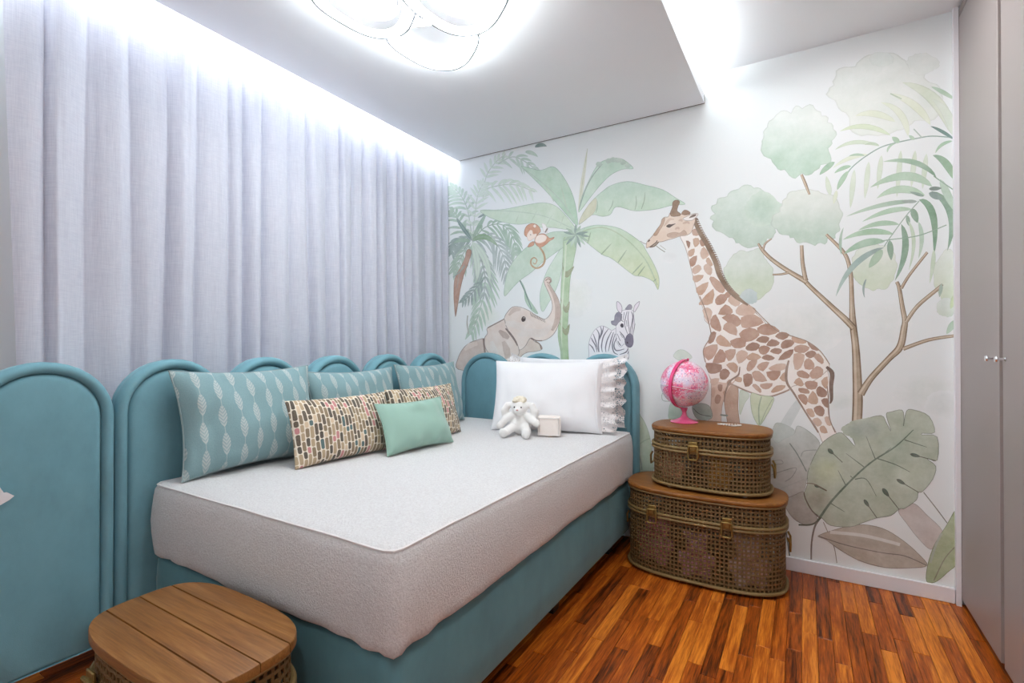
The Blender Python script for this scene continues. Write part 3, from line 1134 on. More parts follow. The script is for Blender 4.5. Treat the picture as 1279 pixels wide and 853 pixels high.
# ------------------------------------------------------------------ jungle mural printed on the wall paper
def wall_pt(u, v):
    """photograph pixel -> (x, z) on the mural wall"""
    a, b, f = u - 639.5, 426.5 - v, F_PX
    cy_, sy_, cp, sp = math.cos(YAW), math.sin(YAW), math.cos(PITCH), math.sin(PITCH)
    fwd, rgt, up = Vector((-sy_ * cp, cy_ * cp, sp)), Vector((cy_, sy_, 0)), Vector((sy_ * sp, -cy_ * sp, cp))
    d = fwd * f + rgt * a + up * b
    t = WALL_Y / d.y
    return (d.x * t, CAM_Z + d.z * t)


def paint_mat():
    t = NT('watercolour_print')
    at = t.node('ShaderNodeAttribute', attribute_name='paint')
    co = t.coord()
    pig = t.noise(co, 11, 6, .62)
    pig2 = t.noise(co, 55, 4, .65)
    f = t.math('ADD', t.math('MULTIPLY', t.math('SUBTRACT', pig, .5), 1.7), t.math('MULTIPLY', t.math('SUBTRACT', pig2, .5), .5))
    lo = t.node('ShaderNodeGamma', i_Color=at.outputs['Color'], i_Gamma=1.35).outputs[0]
    hi = t.node('ShaderNodeGamma', i_Color=at.outputs['Color'], i_Gamma=.65).outputs[0]
    c = t.mix(t.math('ADD', f, .5, clamp=True), lo, hi)
    c = t.node('ShaderNodeHueSaturation', i_Saturation=.82, i_Color=c).outputs[0]
    t.set(Base_Color=c, Roughness=.75)
    return t.m


M['paint'] = paint_mat()
mural = thing('wall_mural', 'watercolour jungle mural with giraffe, elephant, zebra and monkey covering the wall', 'mural', (0, WALL_Y, 0))
mp = M['wall']
paper = plain('mural_paper', srgb(236, 240, 240), .72)
box_obj('mural_paper', (RX0 + .002, WARD_X - .019, -.0006, -.0002, .069, CEIL_Z - .001), paper, mural)
PLACED = []
PAPER = srgb(236, 240, 240)


def crop(x0, y0, s=4.996):
    return lambda pts: [(x0 + x / s, y0 + y / s) for x, y in pts]


A, B, C = crop(560, 170), crop(560, 300), crop(780, 230)
Dd, Ee, Ff, Gg, Hh = crop(800, 370), crop(944, 40), crop(944, 200), crop(944, 360), crop(944, 500, 3.555)
EL, ZE, MO, HD = crop(575, 340, 7.415), crop(730, 370, 10.03), crop(640, 265, 10.66), crop(800, 245, 11.37)
PX = lambda pts: list(pts)


def smooth(pts, closed=True, k=4):
    n = len(pts)
    out = []
    for i in range(n if closed else n - 1):
        p1, p2 = pts[i], pts[(i + 1) % n]
        p0 = pts[i - 1] if (closed or i > 0) else p1
        p3 = pts[(i + 2) % n] if (closed or i + 2 < n) else p2
        for j in range(k):
            t = j / k
            q = []
            for a in range(2):
                q.append(.5 * (2 * p1[a] + (p2[a] - p0[a]) * t + (2 * p0[a] - 5 * p1[a] + 4 * p2[a] - p3[a]) * t * t + (-p0[a] + 3 * p1[a] - 3 * p2[a] + p3[a]) * t ** 3))
            out.append(tuple(q))
    if not closed: out.append(tuple(pts[-1]))
    return out


class Paint:
    """one painted figure: flat layers of colour on the paper, one mesh"""
    def __init__(s, under=None):
        s.v, s.f, s.c = [], [], []
        s.under = under or PAPER

    def put(s, pts, faces, cols):
        b = len(s.v)
        us, vs_ = [p[0] for p in pts], [p[1] for p in pts]
        bb = (min(us), max(us), min(vs_), max(vs_))
        L = 1 + max((q[4] for q in PLACED if q[0] < bb[1] and q[1] > bb[0] and q[2] < bb[3] and q[3] > bb[2]), default=0)
        PLACED.append((*bb, L))
        cols = [tuple(s.under[k] * (1 - c[3]) + c[k] * c[3] for k in range(3)) + (1,) for c in cols]
        for (u, v) in pts:
            x, z = wall_pt(u, v)
            s.v.append((x, L, z))
        s.f += [tuple(b + i for i in f) for f in faces]
        s.c += cols

    def poly(s, pts, col, a=1.0, edge=None, ew=1.0, ea=None, sm=4, bot=None):
        P = smooth(pts, True, sm) if sm else list(pts)
        # clean duplicates
        Q = [P[0]]
        for p in P[1:]:
            if math.hypot(p[0] - Q[-1][0], p[1] - Q[-1][1]) > .12: Q.append(p)
        if math.hypot(Q[0][0] - Q[-1][0], Q[0][1] - Q[-1][1]) < .12: Q.pop()
        P = Q
        n = len(P)
        ar = sum(P[i][0] * P[(i + 1) % n][1] - P[(i + 1) % n][0] * P[i][1] for i in range(n))
        sg = 1 if ar > 0 else -1
        ins = []
        for i in range(n):
            a0, a1, a2 = P[i - 1], P[i], P[(i + 1) % n]
            tx, ty = a2[0] - a0[0], a2[1] - a0[1]
            l = math.hypot(tx, ty) or 1
            ins.append((a1[0] - sg * ty / l * ew, a1[1] + sg * tx / l * ew))
        edge = edge or tuple(x * .72 for x in col)
        ea = a if ea is None else ea
        ys = [p[1] for p in P]
        y0, y1 = min(ys), max(ys)

        def shade(p, c):
            if bot is None: return c
            w = (p[1] - y0) / (y1 - y0 + 1e-6)
            return tuple(c[k] * (1 - w) + bot[k] * w for k in range(3))
        from mathutils.geometry import tessellate_polygon
        tri = tessellate_polygon([[Vector((p[0], p[1], 0)) for p in ins]])
        faces = [tuple(n + i for i in t) for t in tri]
        faces += [(i, (i + 1) % n, n + (i + 1) % n, n + i) for i in range(n)]
        s.put(P + ins, faces, [(*edge, ea)] * n + [(*shade(p, col), a) for p in ins])

    def stroke(s, pts, w, col, a=1.0, sm=5, taper=(1, 1), a2=None):
        ws = w if isinstance(w, (list, tuple)) else [w] * len(pts)
        k = sm
        P = smooth(pts, False, k)
        W = []
        for i in range(len(pts) - 1):
            for j in range(k): W.append(ws[i] + (ws[i + 1] - ws[i]) * j / k)
        W.append(ws[-1])
        n = len(P)
        vv, cc = [], []
        for i in range(n):
            p0, p1 = P[max(i - 1, 0)], P[min(i + 1, n - 1)]
            tx, ty = p1[0] - p0[0], p1[1] - p0[1]
            l = math.hypot(tx, ty) or 1
            t = i / (n - 1)
            h = W[i] / 2 * (taper[0] + (1 - taper[0]) * min(1, t * 3)) * (taper[1] + (1 - taper[1]) * min(1, (1 - t) * 3))
            vv += [(P[i][0] - ty / l * h, P[i][1] + tx / l * h), (P[i][0] + ty / l * h, P[i][1] - tx / l * h)]
            al = a if a2 is None else a + (a2 - a) * t
            cc += [(*col, al)] * 2
        s.put(vv, [(2 * i, 2 * i + 1, 2 * i + 3, 2 * i + 2) for i in range(n - 1)], cc)

    def leaf(s, base, tip, via, w, col, a=1.0, rib=None, tipcol=None, ta=None):
        """pointed leaf on a curved midline, darker on the rims"""
        if via is None: via = ((base[0] + tip[0]) / 2, (base[1] + tip[1]) / 2)
        n = 12
        mid = []
        for i in range(n + 1):
            t = i / n
            c0 = (2 * via[0] - .5 * (base[0] + tip[0]), 2 * via[1] - .5 * (base[1] + tip[1]))
            mid.append(tuple((1 - t) ** 2 * base[k] + 2 * t * (1 - t) * c0[k] + t * t * tip[k] for k in range(2)))
        vv, cc = [], []
        tipcol = tipcol or col
        ta = a if ta is None else ta
        for i in range(n + 1):
            t = i / n
            p0, p1 = mid[max(i - 1, 0)], mid[min(i + 1, n)]
            tx, ty = p1[0] - p0[0], p1[1] - p0[1]
            l = math.hypot(tx, ty) or 1
            h = w / 2 * (math.sin(PI * t ** .8) ** .75 * .97 + .03)
            c = tuple(col[k] * (1 - t) + tipcol[k] * t for k in range(3))
            e = tuple(x * .80 for x in c)
            al = a + (ta - a) * t
            for q in (-1, -.72, 0, .72, 1):
                vv.append((mid[i][0] - ty / l * h * q, mid[i][1] + tx / l * h * q))
                cc.append((*(e if abs(q) == 1 else c), al))
        s.put(vv, [(5 * i + j, 5 * i + j + 1, 5 * i + j + 6, 5 * i + j + 5) for i in range(n) for j in range(4)], cc)
        if rib: s.stroke(mid, w * .05 + .5, rib, a * .8, sm=1)

    def blob(s, cx, cy, rx, ry, top, bot, a=.9, ea=None, seed=0, lob=.12, fade=False):
        """soft foliage wash with a lobed rim"""
        n, R_ = 72, [0, .35, .65, .86, .955, 1.0]
        vv, cc, ff = [], [], []
        for r in R_:
            for i in range(n):
                t = 2 * PI * i / n
                k = 1 + lob * (1.5 * noise.noise((math.cos(t) * 1.3 + seed * 5.37, math.sin(t) * 1.3, seed * 1.71)) + .9 * abs(noise.noise((math.cos(t) * 2.6 + seed * 3.1, math.sin(t) * 2.6, seed * 2.3))) * 2 - .3 + .35 * noise.noise((math.cos(t) * 6 + seed, math.sin(t) * 6, seed * 2)))
                x, y = cx + rx * r * k * math.cos(t), cy + ry * r * k * math.sin(t)
                w = min(1, max(0, .5 + .62 * r * math.sin(t)))
                w = w * w * (3 - 2 * w)
                c = tuple(top[q] * (1 - w) + bot[q] * w for q in range(3))
                if fade: al = a * (1 - r) ** .8 if r > .3 else a * .75
                else:
                    al = a * (.80 + .2 * w)
                    if r == 1.0: c, al = tuple(x * .82 for x in c), (ea if ea is not None else a)
                vv.append((x, y)); cc.append((*c, al))
        for k in range(len(R_) - 1):
            for i in range(n):
                j = (i + 1) % n
                ff.append((k * n + i, k * n + j, (k + 1) * n + j, (k + 1) * n + i) if k else (i, n + j, n + i))
        s.put(vv, ff, cc)

    def build(s, name, label):
        me = bpy.data.meshes.new(name)
        me.from_pydata([(x, -(.0008 + L * .00002), z) for x, L, z in s.v], [], s.f)
        at = me.color_attributes.new('paint', 'FLOAT_COLOR', 'POINT')
        at.data.foreach_set('color', [q for c in s.c for q in c])
        me.materials.append(M['paint'])
        me.update()
        o = bpy.data.objects.new(name, me)
        link(o, mural)
        return tag(o, label)


g_pale, g_soft, g_mid, g_deep = srgb(208, 226, 208), srgb(178, 206, 184), srgb(140, 178, 148), srgb(84, 132, 98)
teal = srgb(92, 132, 122)
olive = srgb(206, 214, 176)
bark, bark_d, bark_l = srgb(176, 150, 118), srgb(120, 94, 64), srgb(206, 182, 150)

# ---- soft background washes
def wash(*a, **k):
    P = Paint()
    a = list(a)
    a[6] *= .55
    P.blob(*a, **k)
    P.build('painted_wash', 'pale watercolour wash')


wash(1000, 410, 62, 34, srgb(226, 230, 216), srgb(222, 230, 218), .55, seed=4, fade=True)
wash(1108, 402, 30, 26, srgb(222, 228, 216), srgb(222, 230, 220), .6, seed=5, fade=True)
wash(1157, 490, 44, 24, srgb(214, 222, 208), srgb(208, 216, 208), .75, seed=6, fade=True)
wash(1180, 505, 24, 18, srgb(190, 202, 196), srgb(196, 206, 198), .6, seed=7, fade=True)
wash(720, 372, 20, 26, srgb(228, 232, 206), srgb(228, 232, 210), .6, seed=8, fade=True)
wash(606, 396, 18, 16, srgb(214, 226, 180), srgb(214, 226, 190), .7, seed=9, fade=True)
wash(1040, 500, 40, 12, srgb(206, 222, 206), srgb(206, 222, 206), .55, seed=10, fade=True)
P = Paint()
P.stroke(PX([(1012, 482), (992, 512), (978, 536)]), [4, 12, 14], srgb(200, 212, 210), .6)
wash(835, 322, 12, 7, srgb(222, 226, 226), srgb(222, 226, 226), .6, seed=3, fade=True)
P.build('painted_wash', 'pale grey blade wash')

# ---- feathery palm by the curtain
def frond(P, pts, n, ln, w, col, a, droop=.25, both=True, ang=50, taper=.55):
    S = smooth(pts, False, 8)
    m = len(S)
    P.stroke(pts, 1.1, tuple(x * .8 for x in col), a)
    for i in range(n):
        t = (i + 1) / (n + 1)
        k = min(m - 2, int(t * (m - 1)))
        p, q = S[k], S[k + 1]
        d = math.atan2(q[1] - p[1], q[0] - p[0])
        L = ln * (1 - taper * abs(2 * t - .8))
        for sd in ((-1, 1) if both else (1 if i % 2 else -1,)):
            e = d + sd * R(ang * (1 - .35 * t))
            tip = (p[0] + L * math.cos(e), p[1] + L * math.sin(e) + droop * L)
            via = ((p[0] + tip[0]) / 2, (p[1] + tip[1]) / 2 - droop * L * .25)
            P.leaf(p, tip, via, w, col, a)


P = Paint()
frond(P, PX([(603, 252), (607, 222), (618, 204), (632, 192)]), 8, 20, 3.2, g_pale, .8)
frond(P, PX([(602, 238), (622, 232), (644, 231), (668, 240)]), 8, 24, 3.4, g_pale, .85, .5)
frond(P, PX([(622, 205), (640, 196), (656, 202), (672, 214)]), 6, 18, 3.2, g_soft, .7, .4)
P.leaf((668, 184), (683, 183), (676, 181), 5, teal, .8)
P.leaf((656, 190), (672, 196), (664, 191), 5, g_soft, .8)
frond(P, PX([(590, 300), (584, 262), (574, 242), (563, 232)]), 11, 26, 3.4, g_soft, .75, .5)
frond(P, PX([(590, 300), (594, 262), (598, 240), (606, 226)]), 10, 22, 3.0, g_pale, .8, .2)
frond(P, PX([(590, 302), (606, 284), (628, 281), (642, 300), (645, 320)]), 13, 24, 3.0, g_mid, .8, .7)
frond(P, PX([(590, 302), (612, 297), (628, 318), (634, 346)]), 11, 24, 3.0, teal, .55, .6)
frond(P, PX([(590, 302), (602, 328), (606, 356), (598, 392), (588, 418)]), 16, 26, 3.4, g_soft, .9, .5)
frond(P, PX([(590, 302), (600, 320), (606, 345), (604, 374)]), 9, 22, 2.4, teal, .6, .6)
frond(P, PX([(590, 300), (578, 288), (570, 268), (563, 262)]), 9, 20, 3.2, g_mid, .75, .4)
frond(P, PX([(590, 300), (578, 300), (570, 306), (564, 318)]), 8, 18, 3.2, teal, .7, .5)
frond(P, PX([(588, 304), (578, 318), (572, 332), (566, 340)]), 8, 18, 3.0, g_mid, .7, .5)
frond(P, PX([(603, 350), (590, 366), (577, 378)]), 7, 14, 2.6, teal, .7, .3)
for (b, t, v, w, c) in (((590, 300), (608, 266), (600, 280), 5, g_mid), ((590, 301), (622, 308), (606, 296), 7, srgb(120, 164, 110)), ((590, 302), (596, 350), (596, 328), 8, g_pale),
                        ((590, 302), (612, 352), (606, 324), 8, g_pale), ((597, 272), (610, 265), None, 2.5, teal), ((590, 300), (570, 272), (578, 284), 5, teal), ((588, 302), (566, 304), (577, 300), 5, g_mid)):
    P.leaf(b, t, v, w, c, .9, rib=tuple(x * .8 for x in c))
tr = srgb(186, 138, 112)
P.poly(B([(118, 60), (104, 110), (76, 170), (40, 240), (34, 330), (38, 420), (46, 478), (62, 400), (76, 310), (98, 220), (124, 150), (146, 70)]), tr, .95, srgb(140, 96, 72), .9)
P.stroke(B([(100, 150), (70, 215), (55, 300)]), 1.2, srgb(150, 104, 80), .7)
P.stroke(B([(30, 232), (70, 200), (104, 160)]), 1.4, teal, .7)
P.stroke(B([(122, 470), (118, 520), (128, 588)]), 1.3, srgb(160, 160, 140), .8)
P.build('painted_palm', 'feathery palm with reddish trunk')

# ---- banana tree
P = Paint(srgb(222, 232, 220))
bt = srgb(186, 212, 176)
lf, lf2, le = srgb(196, 222, 200), srgb(184, 212, 184), srgb(132, 168, 146)
P.leaf(*A([(812, 470), (868, 78)]), None, 4.5, srgb(226, 228, 208), .9, rib=srgb(190, 196, 170))
P.poly(B([(715, 40), (650, 130), (605, 215), (572, 330), (575, 420), (592, 446), (622, 400), (680, 290), (716, 150)]), srgb(202, 224, 204), .85, le, .8)
P.poly(B([(440, 238), (470, 300), (480, 380), (520, 440), (560, 460), (540, 420), (500, 360), (470, 280)]), srgb(136, 184, 150), .7, g_deep, .6)
P.stroke(B([(440, 238), (478, 320), (520, 430)]), 1.4, teal, .9)
P.poly(A([(790, 610), (720, 595), (640, 600), (560, 640), (480, 700), (420, 760), (372, 840), (350, 940), (352, 1000), (400, 950), (450, 900), (520, 850), (600, 780), (690, 715), (750, 670)]), srgb(190, 214, 192), .95, le, .9, bot=srgb(200, 220, 200))
P.poly(A([(200, 462), (330, 458), (480, 430), (590, 415), (670, 435), (735, 495), (800, 585), (745, 585), (650, 572), (570, 570), (520, 545), (440, 552), (350, 540), (250, 505)]), srgb(204, 224, 200), .95, le, .8)
P.poly(A([(455, 190), (520, 255), (600, 335), (680, 425), (745, 500), (805, 560), (802, 470), (780, 375), (742, 290), (690, 215), (650, 190), (600, 206), (565, 212), (500, 196)]), lf, .97, le, .9, bot=srgb(172, 210, 178))
P.poly(A([(812, 470), (835, 370), (880, 270), (935, 175), (1000, 142), (1050, 136), (1100, 150), (1156, 202), (1090, 208), (1020, 240), (960, 295), (890, 380), (830, 460)]), srgb(190, 220, 200), .97, le, .9, bot=srgb(206, 226, 206))
P.stroke(A([(815, 460), (850, 350), (900, 250), (960, 175)]), 1.1, teal, .7)
for x, y in ((1000, 155), (1030, 148), (1060, 152), (1090, 165), (1120, 185), (940, 175)): P.blob(*A([(x, y)])[0], 3.6, 3.0, srgb(150, 188, 170), srgb(140, 180, 160), .6, seed=x)
P.poly(A([(812, 552), (840, 480), (900, 400), (960, 345), (1020, 305), (1120, 282), (1230, 305), (1340, 335), (1420, 385), (1480, 425), (1400, 432), (1310, 455), (1220, 466), (1150, 466), (1050, 442), (1012, 490), (960, 502), (900, 492), (850, 530)]), srgb(192, 220, 202), .97, le, .9, bot=srgb(206, 226, 200))
P.poly(A([(815, 548), (835, 490), (890, 410), (925, 390), (915, 470), (860, 520)]), srgb(206, 204, 164), .7, srgb(160, 150, 110), .8)
for a_, b_ in (((1000, 470), (1030, 395)), ((1165, 460), (1170, 370)), ((1205, 455), (1228, 350)), ((920, 480), (930, 400))): P.stroke(A([a_, ((a_[0] + b_[0]) / 2 + 6, (a_[1] + b_[1]) / 2), b_]), 1.2, srgb(140, 176, 140), .8, taper=(.6, .2))
P.poly(PX([(720, 291), (734, 283), (752, 281), (776, 286), (800, 302), (808, 314), (818, 332), (823.5, 348), (822, 362), (816, 352), (804, 346), (797, 345), (790, 343), (772, 329), (762, 322), (752, 318), (734, 304)]), srgb(196, 222, 196), .97, le, .9, bot=srgb(212, 220, 172))
P.stroke(PX([(722, 291), (752, 284), (780, 297), (806, 324), (821, 356)]), 1.6, srgb(170, 196, 150), .8)
for a_, b_ in (((734, 304), (738, 290)), ((751, 318), (764, 304)), ((772, 328), (783, 312)), ((790, 342), (803, 328)), ((797, 344), (806, 332)), ((816, 352), (820, 348))): P.stroke([a_, b_], 1.5, srgb(140, 170, 124), .85, taper=(.6, .2))
for a_, b_ in (((520, 530), (555, 465)), ((610, 560), (650, 490)), ((700, 560), (720, 500)), ((420, 540), (440, 490)), ((660, 410), (600, 300)), ((745, 470), (700, 300))): P.stroke(A([a_, b_]), 1.4, srgb(166, 196, 158), .6, taper=(.5, .2))
P.stroke(A([(205, 465), (400, 470), (600, 500), (800, 590)]), 1.2, srgb(160, 192, 160), .6)
P.stroke(A([(460, 195), (620, 320), (740, 450), (805, 570)]), 1.2, srgb(150, 186, 160), .6)
# trunk
P.poly(B([(725, -20), (800, -30), (800, 40), (785, 120), (775, 175), (762, 240), (756, 320), (752, 420), (746, 560), (748, 660), (750, 800), (706, 800), (700, 700), (684, 600), (690, 500), (700, 380), (704, 260), (712, 160), (716, 70)]), bt, 1, srgb(140, 170, 120), 1.0, bot=srgb(168, 200, 148))
for y0, xs in ((200, (712, 745, 785)), (420, (700, 742, 757)), (560, (690, 740, 757))):
    P.poly(B([(xs[0], y0 - 60), (xs[1] - 12, y0 - 4), (xs[2], y0 - 38), (xs[1] + 8, y0 + 26), (xs[1] - 20, y0 + 22)]), srgb(150, 156, 104), .85, srgb(110, 112, 70), .5)
P.stroke(B([(735, 20), (728, 160), (716, 330), (708, 480), (706, 740)]), 2.0, srgb(206, 222, 190), .7)
P.stroke(B([(690, 560), (702, 650), (712, 780)]), 2.6, srgb(136, 176, 116), .7)
for k in range(16):
    a_ = 2 * PI * k / 16
    c0 = A([(795, 612)])[0]
    P.leaf(c0, (c0[0] + 17 * math.cos(a_), c0[1] + 15 * math.sin(a_) + 3), None, 3.6, (teal, g_mid, g_soft)[k % 3], .75)
P.build('painted_banana_tree', 'broad leaved banana tree')

# ---- monkey
P = Paint()
fur, skin = srgb(204, 140, 100), srgb(248, 232, 220)
P.stroke(MO([(362, 465), (415, 545), (432, 640), (395, 715), (320, 745), (255, 705), (250, 640), (290, 605), (328, 640), (305, 690), (275, 672)]), [2.2, 2.4, 2.4, 2.4, 2.2, 2, 1.8, 1.6, 1.4, 1.2, 1], srgb(186, 150, 104), 1)
P.poly(MO([(420, 265), (400, 200), (395, 150), (440, 165), (470, 230), (465, 280)]), srgb(244, 242, 240), 1, srgb(190, 170, 160), .6)
P.poly(MO([(295, 370), (340, 300), (420, 285), (470, 320), (500, 345), (560, 330), (545, 360), (500, 385), (450, 430), (380, 470), (320, 440)]), fur, 1, srgb(150, 92, 60), .8)
P.poly(MO([(300, 370), (335, 310), (410, 295), (460, 330), (440, 385), (370, 415), (315, 405)]), skin, 1, srgb(222, 176, 148), 1)
P.poly(MO([(205, 465), (225, 420), (270, 390), (295, 400), (285, 440), (240, 462)]), fur, 1, srgb(140, 84, 56), .7)
P.poly(MO([(160, 300), (165, 230), (205, 170), (275, 148), (345, 178), (380, 250), (340, 300), (300, 340), (240, 350), (190, 330)]), fur, 1, srgb(150, 94, 62), .9)
P.poly(MO([(195, 300), (235, 238), (268, 245), (280, 290), (325, 285), (315, 330), (270, 365), (225, 385), (200, 350)]), skin, 1, srgb(216, 180, 156), .8)
P.poly(MO([(272, 185), (300, 160), (322, 185), (300, 212)]), skin, 1, srgb(180, 120, 84), .8)
P.stroke(MO([(240, 300), (250, 303)]), 1.1, srgb(60, 50, 46), 1)
P.stroke(MO([(440, 270), (455, 240), (470, 215)]), 1.8, srgb(120, 104, 90), .9)
P.build('painted_monkey', 'small orange brown monkey')

# ---- elephant
P = Paint(srgb(212, 192, 178))
ec, ee, el = srgb(226, 208, 196), srgb(116, 90, 78), srgb(242, 234, 228)
P.poly(EL([(-20, 790), (30, 700), (90, 650), (160, 625), (220, 612), (260, 640), (260, 900), (-20, 900)]), srgb(216, 196, 184), 1, ee, 1.0)
P.stroke(EL([(215, 615), (222, 680), (230, 750)]), 2.2, srgb(120, 92, 80), .8)
P.poly(EL([(300, 620), (420, 640), (560, 640), (650, 610), (690, 640), (740, 665), (760, 712), (700, 735), (620, 745), (560, 790), (540, 900), (330, 900)]), srgb(222, 204, 190), 1, ee, .9)
P.poly(EL([(405, 470), (408, 420), (430, 375), (485, 320), (560, 322), (640, 355), (700, 395), (780, 432), (828, 392), (850, 330), (845, 270), (822, 205), (788, 130), (774, 85), (795, 45), (835, 50), (848, 85), (832, 112), (880, 190), (915, 262), (932, 350), (925, 440), (892, 535), (842, 598), (770, 635), (700, 632), (650, 612), (600, 690), (540, 720), (480, 640)]), ec, 1, ee, 1.0, bot=srgb(236, 222, 212))
P.stroke(EL([(790, 80), (815, 60), (838, 78), (822, 100), (802, 92)]), 1.0, srgb(150, 120, 104), .9)
P.stroke(EL([(810, 110), (862, 200), (893, 280), (905, 370), (890, 460), (850, 540)]), [1.5, 4, 6, 7, 6, 3], srgb(186, 158, 142), .55)
P.stroke(EL([(540, 580), (640, 560), (760, 560), (840, 500)]), [4, 10, 10, 5], el, .6)
for k in range(9): P.stroke(EL([(648 + 16 * k, 372 + 8 * k), (654 + 16 * k, 392 + 8 * k), (664 + 15 * k, 410 + 7 * k)]), .8, srgb(110, 86, 76), .7)
P.stroke(EL([(655, 612), (700, 632), (760, 634)]), 1.4, srgb(120, 92, 78), .9)
P.stroke(EL([(695, 640), (735, 665), (752, 712)]), 1.4, srgb(130, 100, 84), .9)
P.poly(EL([(246, 520), (300, 485), (360, 460), (408, 430), (425, 490), (450, 540), (490, 590), (530, 660), (548, 750), (500, 815), (430, 855), (360, 850), (270, 760), (228, 690), (224, 610), (250, 565)]), srgb(226, 206, 194), 1, ee, 1.1, bot=srgb(236, 222, 212))
P.stroke(EL([(420, 520), (455, 560), (500, 620), (530, 680)]), [1.5, 2.6, 2.4, 1.2], srgb(104, 80, 72), .8)
P.stroke(EL([(360, 540), (410, 580), (450, 610)]), [3, 8, 4], srgb(176, 148, 136), .6)
P.stroke(EL([(255, 515), (330, 475), (405, 435)]), 1.4, srgb(120, 94, 84), .8)
P.poly(EL([(566, 430), (582, 408), (604, 418), (604, 445), (584, 460), (570, 452)]), srgb(70, 56, 52), 1, srgb(120, 100, 92), .6)
P.stroke(EL([(588, 420), (594, 424)]), .9, srgb(240, 235, 232), 1)
P.stroke(EL([(290, 640), (310, 720), (340, 800)]), [4, 9, 7], el, .7)
P.stroke(EL([(400, 640), (430, 720), (440, 800)]), [4, 9, 6], srgb(206, 180, 166), .6)
P.stroke(EL([(450, 400), (500, 350), (560, 345)]), [2, 6, 3], srgb(208, 186, 172), .6)
P.stroke(EL([(420, 470), (470, 480), (540, 500), (600, 540)]), [4, 8, 9, 4], el, .6)
P.stroke(EL([(40, 720), (90, 680), (160, 660)]), [3, 7, 4], srgb(238, 224, 214), .6)
P.build('painted_elephant', 'baby elephant with raised trunk')

# ---- zebra
P = Paint()
zw, zd = srgb(240, 238, 244), srgb(84, 80, 104)
P.poly(ZE([(55, 720), (50, 620), (72, 520), (120, 430), (190, 375), (240, 372), (300, 400), (345, 425), (400, 410), (480, 560), (545, 640), (556, 770), (490, 835), (380, 900), (60, 900)]), zw, 1, srgb(120, 116, 136), .8)
P.poly(ZE([(392, 430), (398, 320), (430, 230), (470, 180), (540, 165), (605, 175), (622, 260), (632, 360), (612, 480), (616, 580), (590, 636), (540, 640), (500, 600), (450, 640), (400, 560)]), zw, 1, srgb(110, 106, 128), .8)
for pts in ([(460, 215), (410, 170), (400, 90), (415, 62), (455, 95), (475, 150)], [(612, 180), (630, 110), (690, 62), (685, 110), (655, 165), (630, 200)]): P.poly(ZE(pts), srgb(232, 226, 236), 1, srgb(80, 74, 98), 1.0)
P.poly(ZE([(505, 560), (530, 490), (570, 465), (605, 490), (614, 560), (600, 625), (560, 640), (520, 610)]), srgb(112, 106, 130), 1, srgb(70, 66, 92), .8)
P.stroke(ZE([(535, 575), (545, 590)]), 1.4, srgb(40, 36, 50), 1)
for pts in ([(340, 350), (335, 310), (370, 300), (380, 240), (410, 200), (440, 200), (470, 240), (465, 300), (430, 330), (400, 370), (370, 365)], [(510, 165), (530, 130), (560, 100), (590, 110), (600, 150), (560, 170)]): P.poly(ZE(pts), srgb(122, 116, 142), .85, srgb(90, 84, 112), .8)
P.poly(ZE([(448, 365), (465, 340), (488, 350), (490, 385), (465, 392)]), srgb(54, 48, 62), 1, srgb(90, 84, 104), .6)
ST_ = [[(110, 470), (140, 560), (180, 700)], [(85, 520), (105, 560), (140, 620), (160, 700)], [(60, 600), (100, 640), (130, 700)], [(150, 410), (185, 480), (175, 600), (185, 700)], [(200, 378), (215, 440), (190, 520)], [(240, 376), (222, 460), (180, 560)],
       [(300, 410), (240, 500), (215, 620), (225, 700)], [(340, 440), (290, 540), (265, 640), (270, 700)], [(365, 450), (330, 560), (300, 690)], [(385, 470), (350, 600), (370, 700), (420, 730)], [(405, 520), (370, 610), (400, 680), (500, 660)],
       [(420, 560), (440, 600), (460, 620)], [(440, 440), (490, 500), (510, 560)], [(450, 470), (480, 520)], [(410, 470), (450, 560)], [(440, 730), (520, 700), (548, 650)], [(460, 790), (530, 740), (552, 690)], [(480, 830), (540, 790), (555, 760)],
       [(535, 190), (512, 280), (505, 360), (540, 470)], [(555, 190), (545, 280), (560, 400), (565, 465)], [(585, 190), (605, 260), (580, 400), (575, 465)], [(612, 200), (612, 280), (600, 400), (590, 470)], [(634, 340), (620, 420), (606, 480)], [(470, 220), (460, 290), (490, 320)], [(500, 200), (485, 300)], [(525, 300), (535, 380)]]
for k, s_ in enumerate(ST_): P.stroke(ZE(s_), [.7] + [1.5 if k < 18 else 1.0] * (len(s_) - 2) + [.6], zd, .9)
P.build('painted_zebra', 'young zebra with indigo stripes')

# ---- airy tree with cloud foliage
P = Paint()
cl1, cl2 = srgb(222, 232, 222), srgb(180, 208, 188)
P.blob(1103, 118, 68, 48, srgb(224, 232, 224), srgb(226, 234, 224), .75, seed=21, lob=.16)
P.blob(1100, 74, 14, 9, srgb(212, 226, 218), srgb(216, 228, 218), .6, seed=22)
P.blob(1152, 80, 20, 14, srgb(218, 226, 218), srgb(222, 230, 222), .6, seed=23)
P.blob(998, 176, 45, 42, srgb(224, 233, 224), srgb(176, 208, 184), .9, seed=24, lob=.14)
P.blob(934, 270, 43, 35, srgb(206, 224, 208), srgb(186, 210, 192), .9, seed=25, lob=.2)
P.under = srgb(203, 222, 206)
P.blob(952, 262, 22, 22, srgb(170, 202, 180), srgb(168, 200, 180), .8, seed=26, fade=True)
P.under = PAPER
P.blob(1010, 272, 43, 33, srgb(222, 230, 218), srgb(180, 206, 186), .9, seed=27, lob=.15)
P.blob(935, 343, 32, 32, srgb(210, 224, 208), srgb(202, 218, 186), .9, seed=28, lob=.12)
P.blob(936, 370, 11, 9, srgb(186, 206, 200), srgb(180, 202, 198), .8, seed=29)
